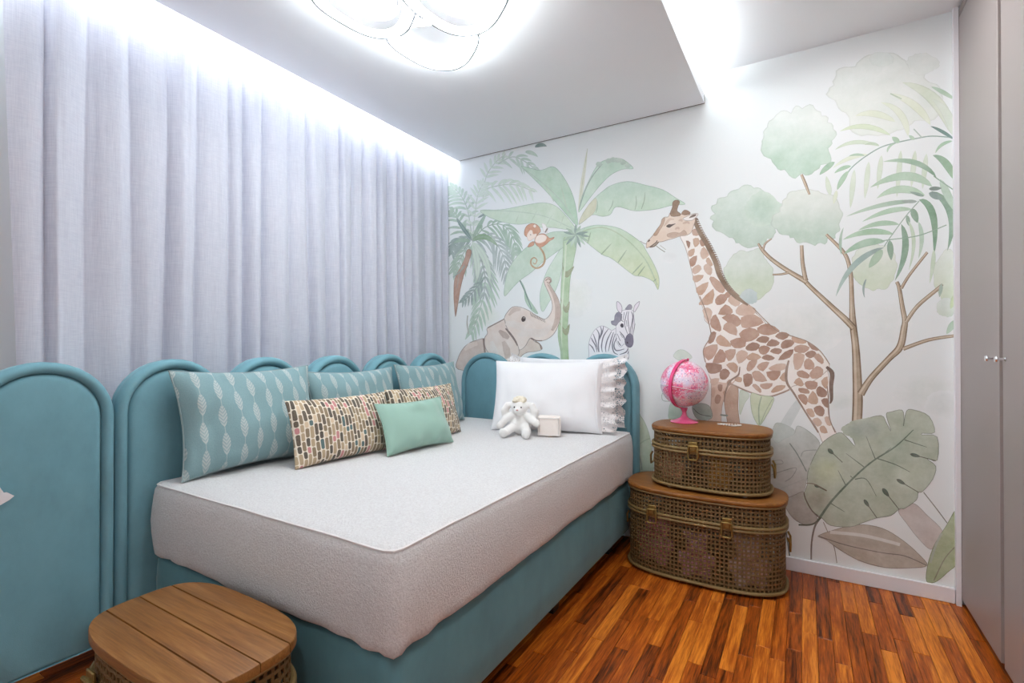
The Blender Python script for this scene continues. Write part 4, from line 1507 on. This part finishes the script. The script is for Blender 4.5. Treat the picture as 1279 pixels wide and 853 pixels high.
P.blob(1093, 332, 29, 30, srgb(222, 230, 214), srgb(206, 220, 190), .9, seed=30, lob=.12)
P.blob(1184, 345, 17, 32, srgb(222, 230, 214), srgb(206, 220, 190), .9, seed=31, lob=.1)
P.blob(1182, 384, 12, 12, srgb(210, 224, 210), srgb(200, 216, 196), .8, seed=32, lob=.1)
def limb(f, pts, w):
    q = f(pts)
    ws = w if isinstance(w, list) else [w] * len(q)
    P.stroke(q, [x * 1.0 for x in ws], bark_d, 1)
    P.stroke([(x - .25, y) for x, y in q], [x * .68 for x in ws], bark, 1)
    P.stroke([(x - .18 * k, y) for (x, y), k in zip(q, ws)], [x * .26 for x in ws], bark_l, .9)
limb(Gg, [(628, 880), (636, 700), (630, 500), (622, 360), (606, 220), (600, 100), (597, -5), (590, -100), (555, -215), (440, -335)], [13, 13, 11, 9.5, 9, 6.5, 5.5, 5.5, 5, 3.5])
limb(Gg, [(612, 250), (560, 195), (500, 140), (350, 0), (300, -52)], [8, 8, 7, 5.5, 6])
limb(Ff, [(320, 760), (200, 690), (100, 620), (45, 565), (15, 520)], [7, 5.5, 5, 4.5, 2.5])
limb(Ff, [(310, 745), (292, 640), (286, 532)], [6, 5, 4.5])
limb(Ff, [(205, 702), (160, 712), (105, 715)], [3, 2.5, 2])
limb(Ff, [(335, 215), (310, 150), (285, 90)], [2.5, 4, 3.5])
limb(Ff, [(45, 560), (60, 520), (100, 490)], [3, 2.5, 1.5])
limb(Gg, [(655, 660), (720, 560), (830, 440), (900, 365), (925, 250), (930, 200), (915, 120), (895, 0), (880, -40)], [10, 8, 7.5, 9.5, 8.5, 7, 6, 5, 4.5])
limb(Gg, [(938, 210), (1010, 110), (1140, 0), (1165, -25)], [5, 5, 4.5, 3])
limb(Gg, [(920, 378), (1080, 322), (1245, 296)], [5, 4.2, 3.6])
limb(Ff, [(908, 800), (960, 715), (1070, 575)], [4, 3.6, 3.4])
P.build('painted_tree', 'slender tree with pale cloud shaped foliage')

# ---- arching fronds on the wardrobe side
P = Paint()
pg, mg, dg = srgb(222, 231, 206), srgb(160, 196, 162), srgb(96, 146, 106)
def lv(f, b, t, v, w, c, a=.95, rib=None, tipcol=None):
    q = f([b, t] + ([v] if v else []))
    P.leaf(q[0], q[1], q[2] if v else None, w / 5, c, a, rib, tipcol)
lv(Ee, (1232, 650), (915, 315), (1120, 430), 80, srgb(212, 224, 200), .85)
lv(Ee, (1225, 640), (1100, 420), (1190, 510), 60, srgb(206, 220, 196), .7)
lv(Ee, (1090, 580), (835, 385), (985, 455), 52, pg, .85)
lv(Ee, (950, 650), (780, 440), (900, 510), 46, pg, .8)
lv(Ee, (870, 560), (620, 525), (740, 510), 44, pg, .85)
lv(Ee, (840, 645), (525, 620), (680, 590), 34, srgb(206, 222, 186), .9)
lv(Ee, (770, 712), (495, 735), (620, 688), 26, srgb(198, 216, 186), .85)
lv(Ee, (700, 765), (480, 850), (580, 790), 26, pg, .8)
for x_, y0, y1 in ((590, 60, 300), (680, 10, 240), (760, -30, 180), (880, -60, 230), (970, -60, 170), (1040, -40, 180), (440, 220, 100)): lv(Ff, (x_ + 25, y0), (x_, y1), None, 34, srgb(206, 222, 196), .8)
lv(Ff, (505, 190), (485, 275), None, 26, pg, .9)
P.stroke(Ee([(1240, 660), (1100, 650), (1000, 665), (880, 690), (780, 720), (680, 780), (600, 845), (560, 900)]), 1.4, srgb(130, 164, 150), .95)
P.stroke(Ee([(985, 605), (1035, 658)]), 1.6, srgb(150, 176, 160), .8)
P.stroke(Ee([(840, 385), (910, 418)]), 1.6, srgb(160, 186, 150), .8)
lv(Ee, (1240, 672), (1090, 588), (1160, 620), 22, teal, .95)
lv(Ee, (1228, 680), (1120, 757), (1160, 705), 20, mg, .95)
lv(Ee, (1240, 420), (1095, 342), (1160, 372), 28, mg, .85)
lv(Ee, (895, 690), (850, 655), None, 34, mg, .9)
lv(Ee, (820, 752), (875, 695), (835, 715), 14, mg, .9)
lv(Ee, (990, 672), (955, 645), None, 22, mg, .85)
lv(Ee, (680, 772), (580, 775), (630, 765), 15, mg, .9)
lv(Ee, (770, 710), (680, 705), (725, 695), 16, srgb(176, 200, 166), .9)
P.build('painted_frond', 'pale arching palm frond')
P = Paint()
lv(Ff, (492, 12), (398, 92), (440, 50), 34, srgb(140, 180, 146), .95)
lv(Ff, (595, 38), (490, 82), (540, 52), 24, mg, .95)
lv(Ff, (578, 68), (508, 186), (535, 130), 32, mg, .95)
lv(Ff, (1240, 125), (1105, -30), (1185, 20), 50, srgb(150, 188, 146), .9, tipcol=dg)
lv(Ff, (1125, 105), (795, 10), (990, 15), 34, dg, .85, tipcol=mg)
lv(Ff, (1100, 165), (715, 170), (930, 100), 54, mg, .85)
lv(Ff, (1055, 220), (755, 238), (900, 182), 48, srgb(170, 204, 170), .85)
lv(Ff, (1010, 258), (565, 352), (800, 278), 28, dg, .75, tipcol=mg)
lv(Ff, (1005, 258), (910, 258), None, 22, srgb(86, 116, 96), .7)
lv(Ff, (1050, 225), (960, 198), None, 20, srgb(96, 136, 110), .8)
lv(Ff, (975, 308), (665, 384), (830, 318), 32, mg, .9)
lv(Ff, (895, 402), (640, 438), (770, 396), 32, mg, .9)
lv(Ff, (860, 462), (545, 496), (700, 448), 38, srgb(150, 190, 150), .9)
lv(Ff, (805, 508), (550, 586), (675, 520), 46, srgb(148, 188, 154), .9)
lv(Ff, (800, 545), (500, 850), (615, 655), 36, teal, .75, tipcol=srgb(130, 176, 160))
lv(Ff, (790, 560), (705, 672), None, 52, srgb(150, 188, 146), .85)
lv(Ff, (835, 500), (845, 625), None, 40, dg, .85)
lv(Ff, (908, 400), (868, 752), (932, 560), 42, dg, .85)
lv(Ff, (945, 345), (955, 410), None, 26, dg, .8)
lv(Ff, (950, 380), (955, 685), (985, 510), 24, srgb(190, 212, 180), .85)
lv(Ff, (975, 302), (1010, 392), None, 44, dg, .85)
lv(Ff, (1015, 385), (1015, 612), (1035, 490), 28, mg, .75)
lv(Ff, (1018, 248), (1110, 600), (1105, 345), 46, srgb(88, 144, 96), .88)
lv(Ff, (1110, 560), (1085, 770), (1105, 650), 28, srgb(196, 216, 182), .8)
lv(Ff, (1095, 195), (1195, 565), (1215, 330), 48, dg, .85)
lv(Ff, (1150, 120), (1250, 330), None, 50, mg, .7)
lv(Ff, (1080, 205), (1165, 245), None, 40, teal, .8)
lv(Ff, (1080, 180), (1160, 175), None, 26, srgb(80, 112, 92), .8)
lv(Ff, (690, 740), (680, 860), (672, 800), 14, teal, .8)
lv(Ff, (535, 590), (548, 420), (528, 500), 18, srgb(150, 184, 160), .9)
P.stroke(Ff([(1190, 405), (1020, 470), (850, 495), (780, 505)]), 1.2, srgb(120, 160, 130), .9)
P.stroke(Ff([(1110, 100), (1180, 150), (1240, 190)]), 1.4, dg, .8)
P.stroke(Ff([(1020, 255), (940, 345), (840, 480), (800, 540)]), 1.2, srgb(110, 150, 120), .8)
P.build('painted_frond', 'deep green palm frond')
P = Paint()
lv(Ff, (1160, 770), (1145, 855), None, 24, dg, .7)
P.build('painted_leaf', 'small green leaf at the wardrobe edge')
P = Paint()
lv(Gg, (1245, 200), (1190, 285), None, 40, mg, .8)
P.build('painted_leaf', 'small green leaf at the wardrobe edge')
P = Paint()
lv(Gg, (1245, 40), (1215, 130), None, 34, srgb(190, 210, 150), .85)
P.build('painted_leaf', 'small green leaf at the wardrobe edge')

# ---- giraffe
P = Paint(srgb(226, 200, 178))
gb, ge = srgb(248, 242, 236), srgb(150, 112, 84)
pat = [srgb(196, 154, 128), srgb(182, 136, 108), srgb(212, 178, 154), srgb(164, 118, 92), srgb(202, 160, 128)]
# tail, far fore leg, hind leg, body, near fore leg
P.poly(Dd([(545, 545), (600, 520), (612, 600), (610, 700), (622, 800), (630, 880), (545, 880), (540, 780), (522, 660)]), srgb(196, 160, 134), 1, srgb(130, 96, 72), .9)
P.poly(Dd([(905, 420), (1000, 380), (1120, 380), (1170, 470), (1180, 560), (1176, 640), (1172, 720), (1190, 790), (1222, 850), (1240, 930), (1150, 930), (1110, 849), (1085, 800), (1045, 745), (1000, 680), (945, 590), (910, 530)]), gb, 1, ge, 1.0)
P.poly(Dd([(368, -10), (400, 80), (430, 190), (437, 250), (402, 310), (390, 350), (405, 410), (428, 480), (480, 540), (560, 545), (640, 580), (720, 610), (800, 625), (870, 605), (930, 580), (960, 560), (1060, 540), (1150, 480), (1180, 425), (1120, 340), (1040, 282), (950, 250), (850, 215), (760, 150), (700, 70), (620, 10), (560, -60), (480, -60)]), gb, 1, ge, 1.1)
P.poly(Dd([(425, 470), (440, 540), (438, 680), (420, 790), (412, 860), (505, 860), (505, 770), (512, 680), (540, 600), (580, 540), (620, 480), (560, 440), (480, 440)]), srgb(222, 194, 174), 1, srgb(160, 122, 96), .8)
P.poly(Dd([(470, 400), (560, 410), (625, 440), (600, 510), (560, 540), (470, 530), (432, 500), (420, 430)]), gb, .9, gb, 1)
NECK = C([(345, 322), (380, 400), (418, 540), (450, 660), (490, 780), (520, 870), (700, 900), (880, 880), (800, 785), (700, 705), (640, 640), (598, 560), (575, 480), (525, 385), (480, 300), (440, 220), (400, 220), (370, 280)])
P.poly(NECK, gb, 1, ge, 1.0)
P.poly(Dd([(380, 20), (440, 160), (470, 250), (560, 300), (760, 280), (860, 240), (760, 160), (680, 70), (560, 0), (450, -20)]), gb, 1, gb, 1)
PT = [[(490, 110), (530, 55), (570, 85), (560, 110)], [(600, 90), (640, 50), (710, 80), (690, 120), (620, 115)], [(405, 90), (440, 90), (425, 170)], [(440, 150), (470, 120), (500, 190), (490, 215), (445, 190)],
      [(515, 135), (580, 115), (620, 150), (600, 185)], [(520, 205), (545, 165), (590, 185), (595, 240)], [(635, 135), (710, 120), (760, 165), (690, 190), (640, 190)], [(735, 200), (790, 175), (860, 215), (800, 240), (750, 230)],
      [(622, 235), (680, 200), (735, 225), (720, 260), (660, 280)], [(475, 275), (500, 245), (545, 280), (560, 310), (500, 305)], [(565, 280), (640, 260), (650, 310), (590, 320)], [(440, 230), (470, 230), (455, 280), (425, 290)],
      [(395, 350), (410, 320), (475, 305), (465, 360), (425, 395)], [(725, 275), (760, 250), (800, 260), (780, 290)], [(662, 315), (700, 290), (740, 305), (720, 335), (670, 335)], [(790, 305), (820, 270), (865, 290), (840, 310)],
      [(845, 250), (880, 225), (925, 240), (890, 270)], [(880, 300), (905, 275), (955, 280), (940, 310), (890, 325)], [(950, 255), (1030, 280), (1010, 295), (960, 285)], [(740, 325), (770, 310), (805, 325), (780, 360), (750, 355)],
      [(812, 345), (840, 325), (880, 335), (860, 360)], [(965, 320), (1000, 305), (1050, 320), (1020, 350), (970, 345)], [(1045, 290), (1110, 335), (1070, 330)], [(455, 410), (495, 335), (525, 360), (522, 405)],
      [(530, 345), (590, 335), (580, 380), (550, 400)], [(600, 365), (630, 340), (665, 355), (655, 390), (615, 415)], [(665, 385), (700, 355), (750, 380), (700, 400)], [(760, 385), (790, 365), (835, 385), (800, 400)],
      [(865, 395), (900, 350), (950, 335), (930, 380)], [(1030, 360), (1070, 340), (1095, 360), (1060, 385)], [(1085, 380), (1110, 360), (1140, 395), (1130, 420)], [(960, 365), (1020, 370), (1000, 440), (965, 450)],
      [(1025, 410), (1050, 390), (1080, 420), (1075, 450), (1030, 450)], [(1060, 480), (1100, 440), (1135, 460), (1125, 500), (1075, 510)], [(415, 420), (500, 430), (490, 470), (440, 480), (420, 460)], [(540, 430), (580, 415), (605, 440), (590, 475)],
      [(500, 470), (530, 455), (555, 480), (530, 515), (500, 510)], [(665, 450), (680, 410), (725, 400), (710, 440), (680, 465)], [(730, 440), (760, 415), (800, 415), (765, 465)], [(805, 450), (850, 425), (900, 425), (895, 455), (840, 465)],
      [(790, 475), (870, 470), (850, 515), (815, 520)], [(700, 480), (740, 470), (785, 525), (720, 525)], [(645, 495), (690, 490), (695, 540), (655, 560)], [(870, 510), (910, 470), (910, 530)],
      [(980, 475), (1010, 465), (1050, 490), (1040, 510), (990, 500)], [(960, 540), (990, 510), (1015, 545), (1000, 560)], [(1030, 540), (1060, 530), (1100, 540), (1090, 575), (1045, 575)], [(1130, 530), (1165, 505), (1165, 570), (1145, 565)],
      [(750, 550), (820, 545), (800, 575), (765, 575)], [(820, 590), (850, 560), (900, 560), (880, 585), (830, 600)], [(700, 560), (720, 550), (750, 580), (745, 600)], [(1100, 585), (1120, 565), (1160, 595), (1150, 625), (1110, 620)],
      [(990, 575), (1040, 580), (1050, 605), (1000, 600)], [(985, 620), (1020, 615), (1040, 640), (1030, 675), (1000, 650)], [(1045, 655), (1075, 595), (1105, 640), (1095, 670)], [(1130, 650), (1165, 640), (1175, 690), (1150, 685)],
      [(1035, 710), (1070, 705), (1085, 745), (1060, 750)], [(1085, 700), (1120, 685), (1145, 710), (1135, 745), (1100, 735)], [(1075, 775), (1105, 760), (1130, 790), (1105, 810)], [(1120, 820), (1145, 810), (1165, 849), (1130, 849)],
      [(440, 520), (490, 515), (470, 550), (445, 550)], [(485, 555), (510, 555), (505, 590), (488, 585)], [(465, 640), (480, 615), (500, 630), (490, 665), (470, 665)], [(540, 535), (560, 520), (565, 550), (545, 555)],
      [(515, 600), (535, 590), (530, 625)], [(560, 665), (575, 655), (585, 690), (570, 705)], [(600, 505), (630, 510), (625, 535), (590, 525)], [(445, 580), (465, 575), (460, 620), (446, 625)], [(1150, 760), (1175, 755), (1190, 800), (1165, 800)]]
NP = [[(385, 355), (410, 365), (400, 400)], [(430, 345), (460, 340), (465, 370), (440, 390)], [(400, 420), (435, 405), (430, 440), (405, 450)], [(470, 355), (490, 345), (500, 380), (480, 385)], [(475, 430), (495, 395), (525, 440), (490, 465)],
      [(410, 470), (450, 450), (440, 500), (415, 510)], [(425, 530), (460, 505), (478, 530), (440, 560)], [(510, 480), (525, 460), (550, 500), (530, 510)], [(497, 515), (520, 500), (545, 530), (535, 565), (505, 545)], [(430, 575), (490, 570), (470, 600), (440, 610)],
      [(535, 595), (560, 585), (620, 640), (610, 675), (570, 655)], [(450, 650), (520, 615), (500, 670), (470, 690)], [(470, 740), (550, 660), (545, 740), (490, 750)], [(570, 720), (600, 690), (640, 700), (620, 740), (580, 750)],
      [(650, 730), (670, 700), (720, 740), (690, 760)], [(625, 690), (650, 670), (665, 690), (640, 710)], [(425, 290), (450, 280), (465, 315), (430, 318)], [(490, 790), (520, 775), (545, 800), (530, 850), (515, 850)]]
rg = random.Random(8)


def grow(pts, k):
    cx_, cy_ = sum(p[0] for p in pts) / len(pts), sum(p[1] for p in pts) / len(pts)
    return [(cx_ + (x - cx_) * k, cy_ + (y - cy_) * k) for x, y in pts]


for f_, L_ in ((Dd, PT), (C, NP)):
    for k, q in enumerate(L_):
        c_ = pat[rg.randrange(5)]
        P.poly(f_(grow(q, 1.13)), c_, .97, tuple(x * .66 for x in c_), .4, sm=2)
# shading lines
P.stroke(Dd([(370, 0), (405, 90), (432, 190), (438, 250), (402, 312), (392, 350), (405, 410)]), 1.2, srgb(126, 90, 66), .8)
P.stroke(Dd([(925, 400), (910, 470), (915, 540), (960, 610), (1040, 740), (1110, 850)]), [2, 3.5, 3, 2.4, 2, 2], srgb(126, 92, 68), .8)
P.stroke(Dd([(620, 440), (610, 490), (560, 530), (530, 600), (522, 660)]), [1, 1.8, 2.4, 2, 1], srgb(120, 88, 66), .8)
P.stroke(Dd([(560, 545), (680, 598), (800, 625), (880, 605), (930, 583)]), 1.3, srgb(140, 100, 74), .8)
P.stroke(Dd([(1160, 440), (1195, 480), (1190, 560), (1192, 640), (1182, 670)]), [3, 6, 5, 4, 1.2], srgb(112, 82, 66), .95)
P.stroke(Dd([(1165, 560), (1172, 640), (1180, 760), (1215, 850)]), 1.2, srgb(120, 88, 68), .8)
P.stroke(Dd([(700, 70), (850, 215), (950, 250), (1040, 282), (1120, 340), (1180, 425)]), 1.1, srgb(130, 94, 70), .8)
# mane
P.stroke(C([(432, 215), (470, 300), (520, 385), (565, 480), (590, 560), (640, 645), (700, 705), (770, 755)]), [5, 5.5, 6, 6, 6, 6, 5.5, 2], srgb(140, 110, 82), 1)
S_ = smooth(C([(445, 215), (485, 300), (535, 385), (580, 480), (605, 560), (655, 645), (710, 700)]), False, 7)
for i, p in enumerate(S_[:-1]): P.stroke([p, (p[0] + 1.7, p[1] - .2), (p[0] + 3.0, p[1] + .9)], [1.8, 1.3, .4], srgb(128, 98, 72), .95, sm=2)
P.stroke(C([(425, 225), (462, 305), (510, 390), (555, 490), (580, 570), (630, 650), (690, 705)]), 1.0, srgb(96, 70, 50), .8)
# head
P.poly(HD([(85, 740), (80, 690), (95, 640), (135, 598), (180, 548), (225, 480), (285, 395), (300, 335), (340, 297), (395, 290), (425, 235), (520, 270), (620, 240), (700, 260), (780, 320), (760, 420), (720, 520), (650, 560), (570, 570), (480, 600), (390, 625), (310, 650), (240, 660), (200, 700), (130, 725)]), srgb(232, 210, 190), 1, srgb(130, 98, 74), 1.0)
P.poly(HD([(180, 550), (230, 480), (290, 395), (310, 330), (350, 310), (330, 400), (280, 480), (230, 560)]), srgb(190, 150, 118), .9, srgb(130, 98, 70), .6)
P.poly(HD([(380, 540), (470, 510), (560, 520), (620, 480), (660, 540), (560, 560), (460, 590), (390, 580)]), srgb(200, 164, 138), .9, srgb(170, 130, 100), .6)
P.poly(HD([(420, 245), (450, 160), (455, 95), (485, 60), (530, 55), (560, 85), (535, 150), (525, 210), (570, 245), (560, 280), (450, 290)]), srgb(154, 122, 94), 1, srgb(104, 78, 58), .8)
P.poly(HD([(585, 235), (630, 195), (690, 215), (710, 250), (650, 270), (590, 262)]), srgb(150, 112, 84), 1, srgb(110, 82, 60), .8)
P.poly(HD([(600, 320), (680, 275), (760, 245), (820, 250), (795, 300), (735, 345), (650, 350)]), srgb(244, 238, 234), 1, srgb(120, 94, 74), .8)
P.poly(HD([(690, 310), (740, 265), (795, 258), (770, 290)]), srgb(130, 112, 100), .9, srgb(90, 72, 60), .5)
for q in ([(330, 430), (380, 370), (420, 330), (480, 330)], [(600, 390), (660, 370), (700, 390)], [(490, 470), (530, 450), (550, 470)], [(540, 350), (580, 340), (590, 365)]): P.stroke(HD(q), 3.0, srgb(206, 172, 146), .7, taper=(.4, .4))
P.poly(HD([(365, 430), (400, 400), (440, 400), (500, 390), (450, 425), (410, 450)]), srgb(60, 48, 44), .95, srgb(110, 86, 70), .5)
P.stroke(HD([(110, 650), (125, 630), (135, 625)]), 1.4, srgb(70, 50, 40), 1)
P.stroke(HD([(130, 725), (180, 690), (220, 660), (240, 630)]), 1.2, srgb(90, 66, 52), .9)
P.stroke(HD([(130, 725), (200, 710), (260, 650)]), 1.4, srgb(110, 82, 62), .9)
P.stroke(HD([(225, 705), (280, 750), (350, 795)]), .8, srgb(120, 120, 100), .9)
P.stroke(HD([(0, 640), (40, 665), (85, 680)]), .7, srgb(120, 120, 100), .8)
P.stroke(HD([(280, 700), (360, 760)]), .5, srgb(140, 140, 120), .8)
P.build('painted_giraffe', 'tall patterned giraffe looking back over the trunks')

# ---- large leaves along the floor
P = Paint()
def ln(f, pts, w, c, a=.9): P.stroke(f(pts), w, c, a)
gd = srgb(92, 96, 84)
P.poly(crop(785, 480, 7.1)([(70, 240), (110, 280), (150, 345), (190, 460), (208, 600), (215, 780), (60, 780)]), srgb(196, 212, 184), .9, srgb(140, 164, 130), .8)
ln(crop(785, 480, 7.1), [(100, 530), (140, 500), (190, 480)], 1.2, srgb(140, 170, 120), .7)
ln(crop(785, 480, 7.1), [(90, 600), (110, 680), (120, 760)], 1.2, srgb(120, 130, 110), .7)
P.build('painted_blade_leaf', 'pale leaf beside the end panel')
P = Paint()
P.poly(Dd([(205, 375), (225, 342), (255, 332), (290, 345), (322, 385), (250, 402)]), srgb(206, 222, 206), .8, srgb(150, 178, 150), .7)
P.build('painted_blade_leaf', 'grey green leaf behind the globe')
P = Paint()
for k in range(2): ln(Dd, [(150, 590), (134, 615), (140, 650), (180, 655)], .7, srgb(140, 164, 140), .8)
P.build('painted_blade_leaf', 'grey green leaf behind the globe')
P = Paint()
P.poly(Dd([(190, 665), (240, 670), (270, 700), (262, 770), (182, 770), (175, 720)]), srgb(186, 210, 190), .9, srgb(140, 176, 150), .7)
P.build('painted_blade_leaf', 'grey green leaf behind the globe')
P = Paint()
P.poly(Dd([(322, 690), (360, 668), (410, 672), (440, 700), (446, 760), (380, 775), (340, 750)]), srgb(166, 182, 170), .95, gd, .8)
ln(Dd, [(330, 700), (370, 735), (440, 750)], 1.0, gd)
P.build('painted_blade_leaf', 'grey green leaf behind the globe')
P = Paint()
ln(Dd, [(498, 740), (545, 745)], 2.0, srgb(110, 130, 116), .9)
P.build('painted_blade_leaf', 'grey green leaf behind the globe')
P = Paint()
P.poly(Dd([(622, 588), (668, 600), (680, 625), (650, 670), (622, 740), (616, 680)]), srgb(206, 220, 202), .9, srgb(150, 176, 144), .7)
P.build('painted_blade_leaf', 'grey green leaf behind the globe')
P = Paint()
P.poly(Dd([(690, 605), (750, 618), (830, 628), (822, 680), (790, 740), (745, 806), (712, 770), (690, 700)]), srgb(204, 216, 178), .95, srgb(130, 150, 110), .9)
ln(Dd, [(755, 625), (738, 700), (742, 800)], 1.6, srgb(140, 166, 120)); ln(Dd, [(825, 640), (780, 720), (748, 800)], .9, srgb(150, 170, 130))
P.build('painted_blade_leaf', 'pale blade leaves behind the trunks')
# grey monstera behind
P = Paint()
P.poly(Hh([(40, 200), (70, 140), (95, 98), (165, 125), (172, 145), (186, 112), (240, 140), (285, 190), (262, 250), (232, 330), (215, 400), (170, 430), (110, 420), (40, 400)]), srgb(198, 206, 200), .95, srgb(130, 142, 132), .9, bot=srgb(190, 186, 180))
P.poly(Hh([(72, 150), (95, 98), (165, 125), (170, 150), (130, 170), (90, 190)]), srgb(160, 178, 166), .6, srgb(100, 118, 106), .7)
ln(Hh, [(150, 190), (185, 240), (225, 315)], 1.4, srgb(110, 124, 114)); ln(Hh, [(70, 330), (130, 310), (180, 300), (160, 340), (130, 360)], .9, srgb(130, 134, 126)); ln(Hh, [(200, 250), (215, 225), (270, 220)], .9, srgb(140, 148, 140))
ln(Hh, [(70, 270), (110, 265), (120, 280), (80, 285)], .8, gd, .7); ln(Hh, [(60, 410), (140, 380), (215, 350)], 1.0, srgb(150, 150, 142), .7)
P.poly(Hh([(125, 445), (170, 420), (215, 405), (240, 450), (275, 530), (235, 556), (180, 535), (140, 490)]), srgb(178, 172, 162), .95, srgb(100, 86, 76), .9)
P.build('painted_grey_leaf', 'grey monstera leaf beside the trunks')
# stems
P = Paint()
ln(Hh, [(290, 515), (262, 560), (248, 630), (246, 706)], [3, 2.4, 2, 2], srgb(112, 96, 82)); ln(Hh, [(300, 540), (335, 620), (350, 660), (360, 722)], 1.0, srgb(140, 128, 114)); ln(Hh, [(132, 560), (140, 620), (150, 690)], 1.6, srgb(80, 84, 70))
P.build('painted_stem', 'thin brown stems')
P = Paint()
P.poly(Hh([(632, 492), (665, 472), (705, 458), (760, 508), (828, 578), (805, 630), (775, 662), (720, 612), (670, 548)]), srgb(206, 194, 188), .95, srgb(120, 104, 96), .8)
ln(Hh, [(745, 408), (800, 478), (850, 545)], 1.2, srgb(110, 104, 90))
P.build('painted_taupe_leaf', 'taupe leaf with a thin stalk')
P = Paint()
# brown floor leaf
P.poly(Hh([(275, 602), (340, 576), (450, 550), (560, 566), (650, 618), (720, 678), (762, 732), (690, 744), (570, 742), (460, 712), (370, 662), (310, 618)]), srgb(186, 176, 160), 1, srgb(112, 98, 84), 1.0)
ln(Hh, [(280, 602), (400, 642), (560, 676), (660, 690), (758, 732)], 1.1, srgb(96, 80, 66))
ln(Hh, [(330, 585), (480, 600), (640, 640)], 4, srgb(200, 192, 178), .5)
P.build('painted_brown_leaf', 'long brown leaf above the baseboard')
P = Paint()
# monstera
MON = [(290, 520), (250, 490), (222, 440), (214, 410), (228, 372), (230, 318), (262, 240), (300, 182), (368, 142), (402, 160), (440, 202), (424, 160), (392, 114), (470, 86), (556, 66), (580, 98), (600, 136), (590, 108), (578, 60), (600, 50), (650, 42), (659, 84), (655, 114), (668, 46), (705, 42), (770, 70), (795, 142), (742, 147), (740, 152), (806, 162), (806, 266), (760, 258), (800, 292), (786, 350), (742, 404), (722, 410), (714, 442), (662, 480), (638, 482), (600, 512), (536, 523), (470, 546), (420, 562), (332, 556)]
P.poly(Hh(MON), srgb(184, 194, 172), 1, srgb(96, 104, 88), 1.1, sm=3)
P.under = srgb(184, 194, 172)
P.blob(*Hh([(320, 320)])[0], 22, 20, srgb(196, 204, 146), srgb(188, 194, 150), .75, seed=41, fade=True)
P.blob(*Hh([(480, 130)])[0], 26, 14, srgb(150, 164, 158), srgb(156, 168, 156), .7, seed=42, fade=True)
P.blob(*Hh([(620, 220)])[0], 26, 22, srgb(160, 180, 158), srgb(166, 182, 156), .6, seed=43, fade=True)
P.blob(*Hh([(280, 440)])[0], 18, 14, srgb(168, 154, 134), srgb(166, 154, 138), .7, seed=44, fade=True)
P.blob(*Hh([(690, 340)])[0], 24, 20, srgb(204, 214, 190), srgb(204, 212, 190), .7, seed=45, fade=True)
ln(Hh, [(275, 535), (330, 455), (400, 378), (470, 310), (530, 262), (620, 205), (700, 130)], [3.2, 2.8, 2.4, 2.2, 2.0, 1.8, 1.0], srgb(92, 112, 92))
for q in ([(530, 258), (520, 235), (490, 160)], [(400, 378), (365, 310)], [(480, 295), (400, 235)], [(330, 455), (395, 495)], [(440, 350), (490, 350), (535, 425)], [(540, 258), (620, 285), (685, 318)], [(660, 175), (760, 208)], [(420, 335), (430, 345)], [(560, 245), (600, 210)]):
    ln(Hh, q, [1.4] + [1.1] * (len(q) - 2) + [.5], srgb(96, 110, 92))
for b_, t_, w in (((320, 215), (385, 275), 5), ((685, 238), (800, 268), 4.5), ((625, 350), (722, 408), 4.5), ((562, 390), (636, 484), 5.5), ((480, 440), (538, 522), 4.5), ((260, 375), (315, 402), 3.6)):
    q = Hh([b_, t_])
    mid_ = ((q[0][0] * .6 + q[1][0] * .4), (q[0][1] * .6 + q[1][1] * .4))
    P.leaf(q[0], mid_, None, w, srgb(66, 92, 74), .92); P.stroke(q, 1.0, srgb(90, 84, 68), .9)
ln(Hh, [(214, 410), (222, 440), (250, 490), (285, 522)], 1.6, srgb(100, 78, 62)); ln(Hh, [(225, 368), (262, 372), (315, 400)], 1.0, srgb(120, 96, 72)); ln(Hh, [(290, 520), (250, 550), (190, 552)], 2.0, srgb(74, 78, 60))
P.build('painted_monstera_leaf', 'large green monstera leaf')
P = Paint()
# olive leaf by the wardrobe
P.poly(Hh([(900, 480), (842, 560), (792, 640), (762, 730), (757, 802), (795, 808), (850, 765), (900, 700)]), srgb(172, 184, 138), 1, srgb(92, 100, 66), 1.1)
ln(Hh, [(895, 640), (840, 700), (790, 800)], 1.4, srgb(120, 112, 78)); ln(Hh, [(825, 590), (800, 640), (775, 720)], 3, srgb(120, 136, 90), .6)
P.build('painted_olive_leaf', 'olive green leaf next to the wardrobe')
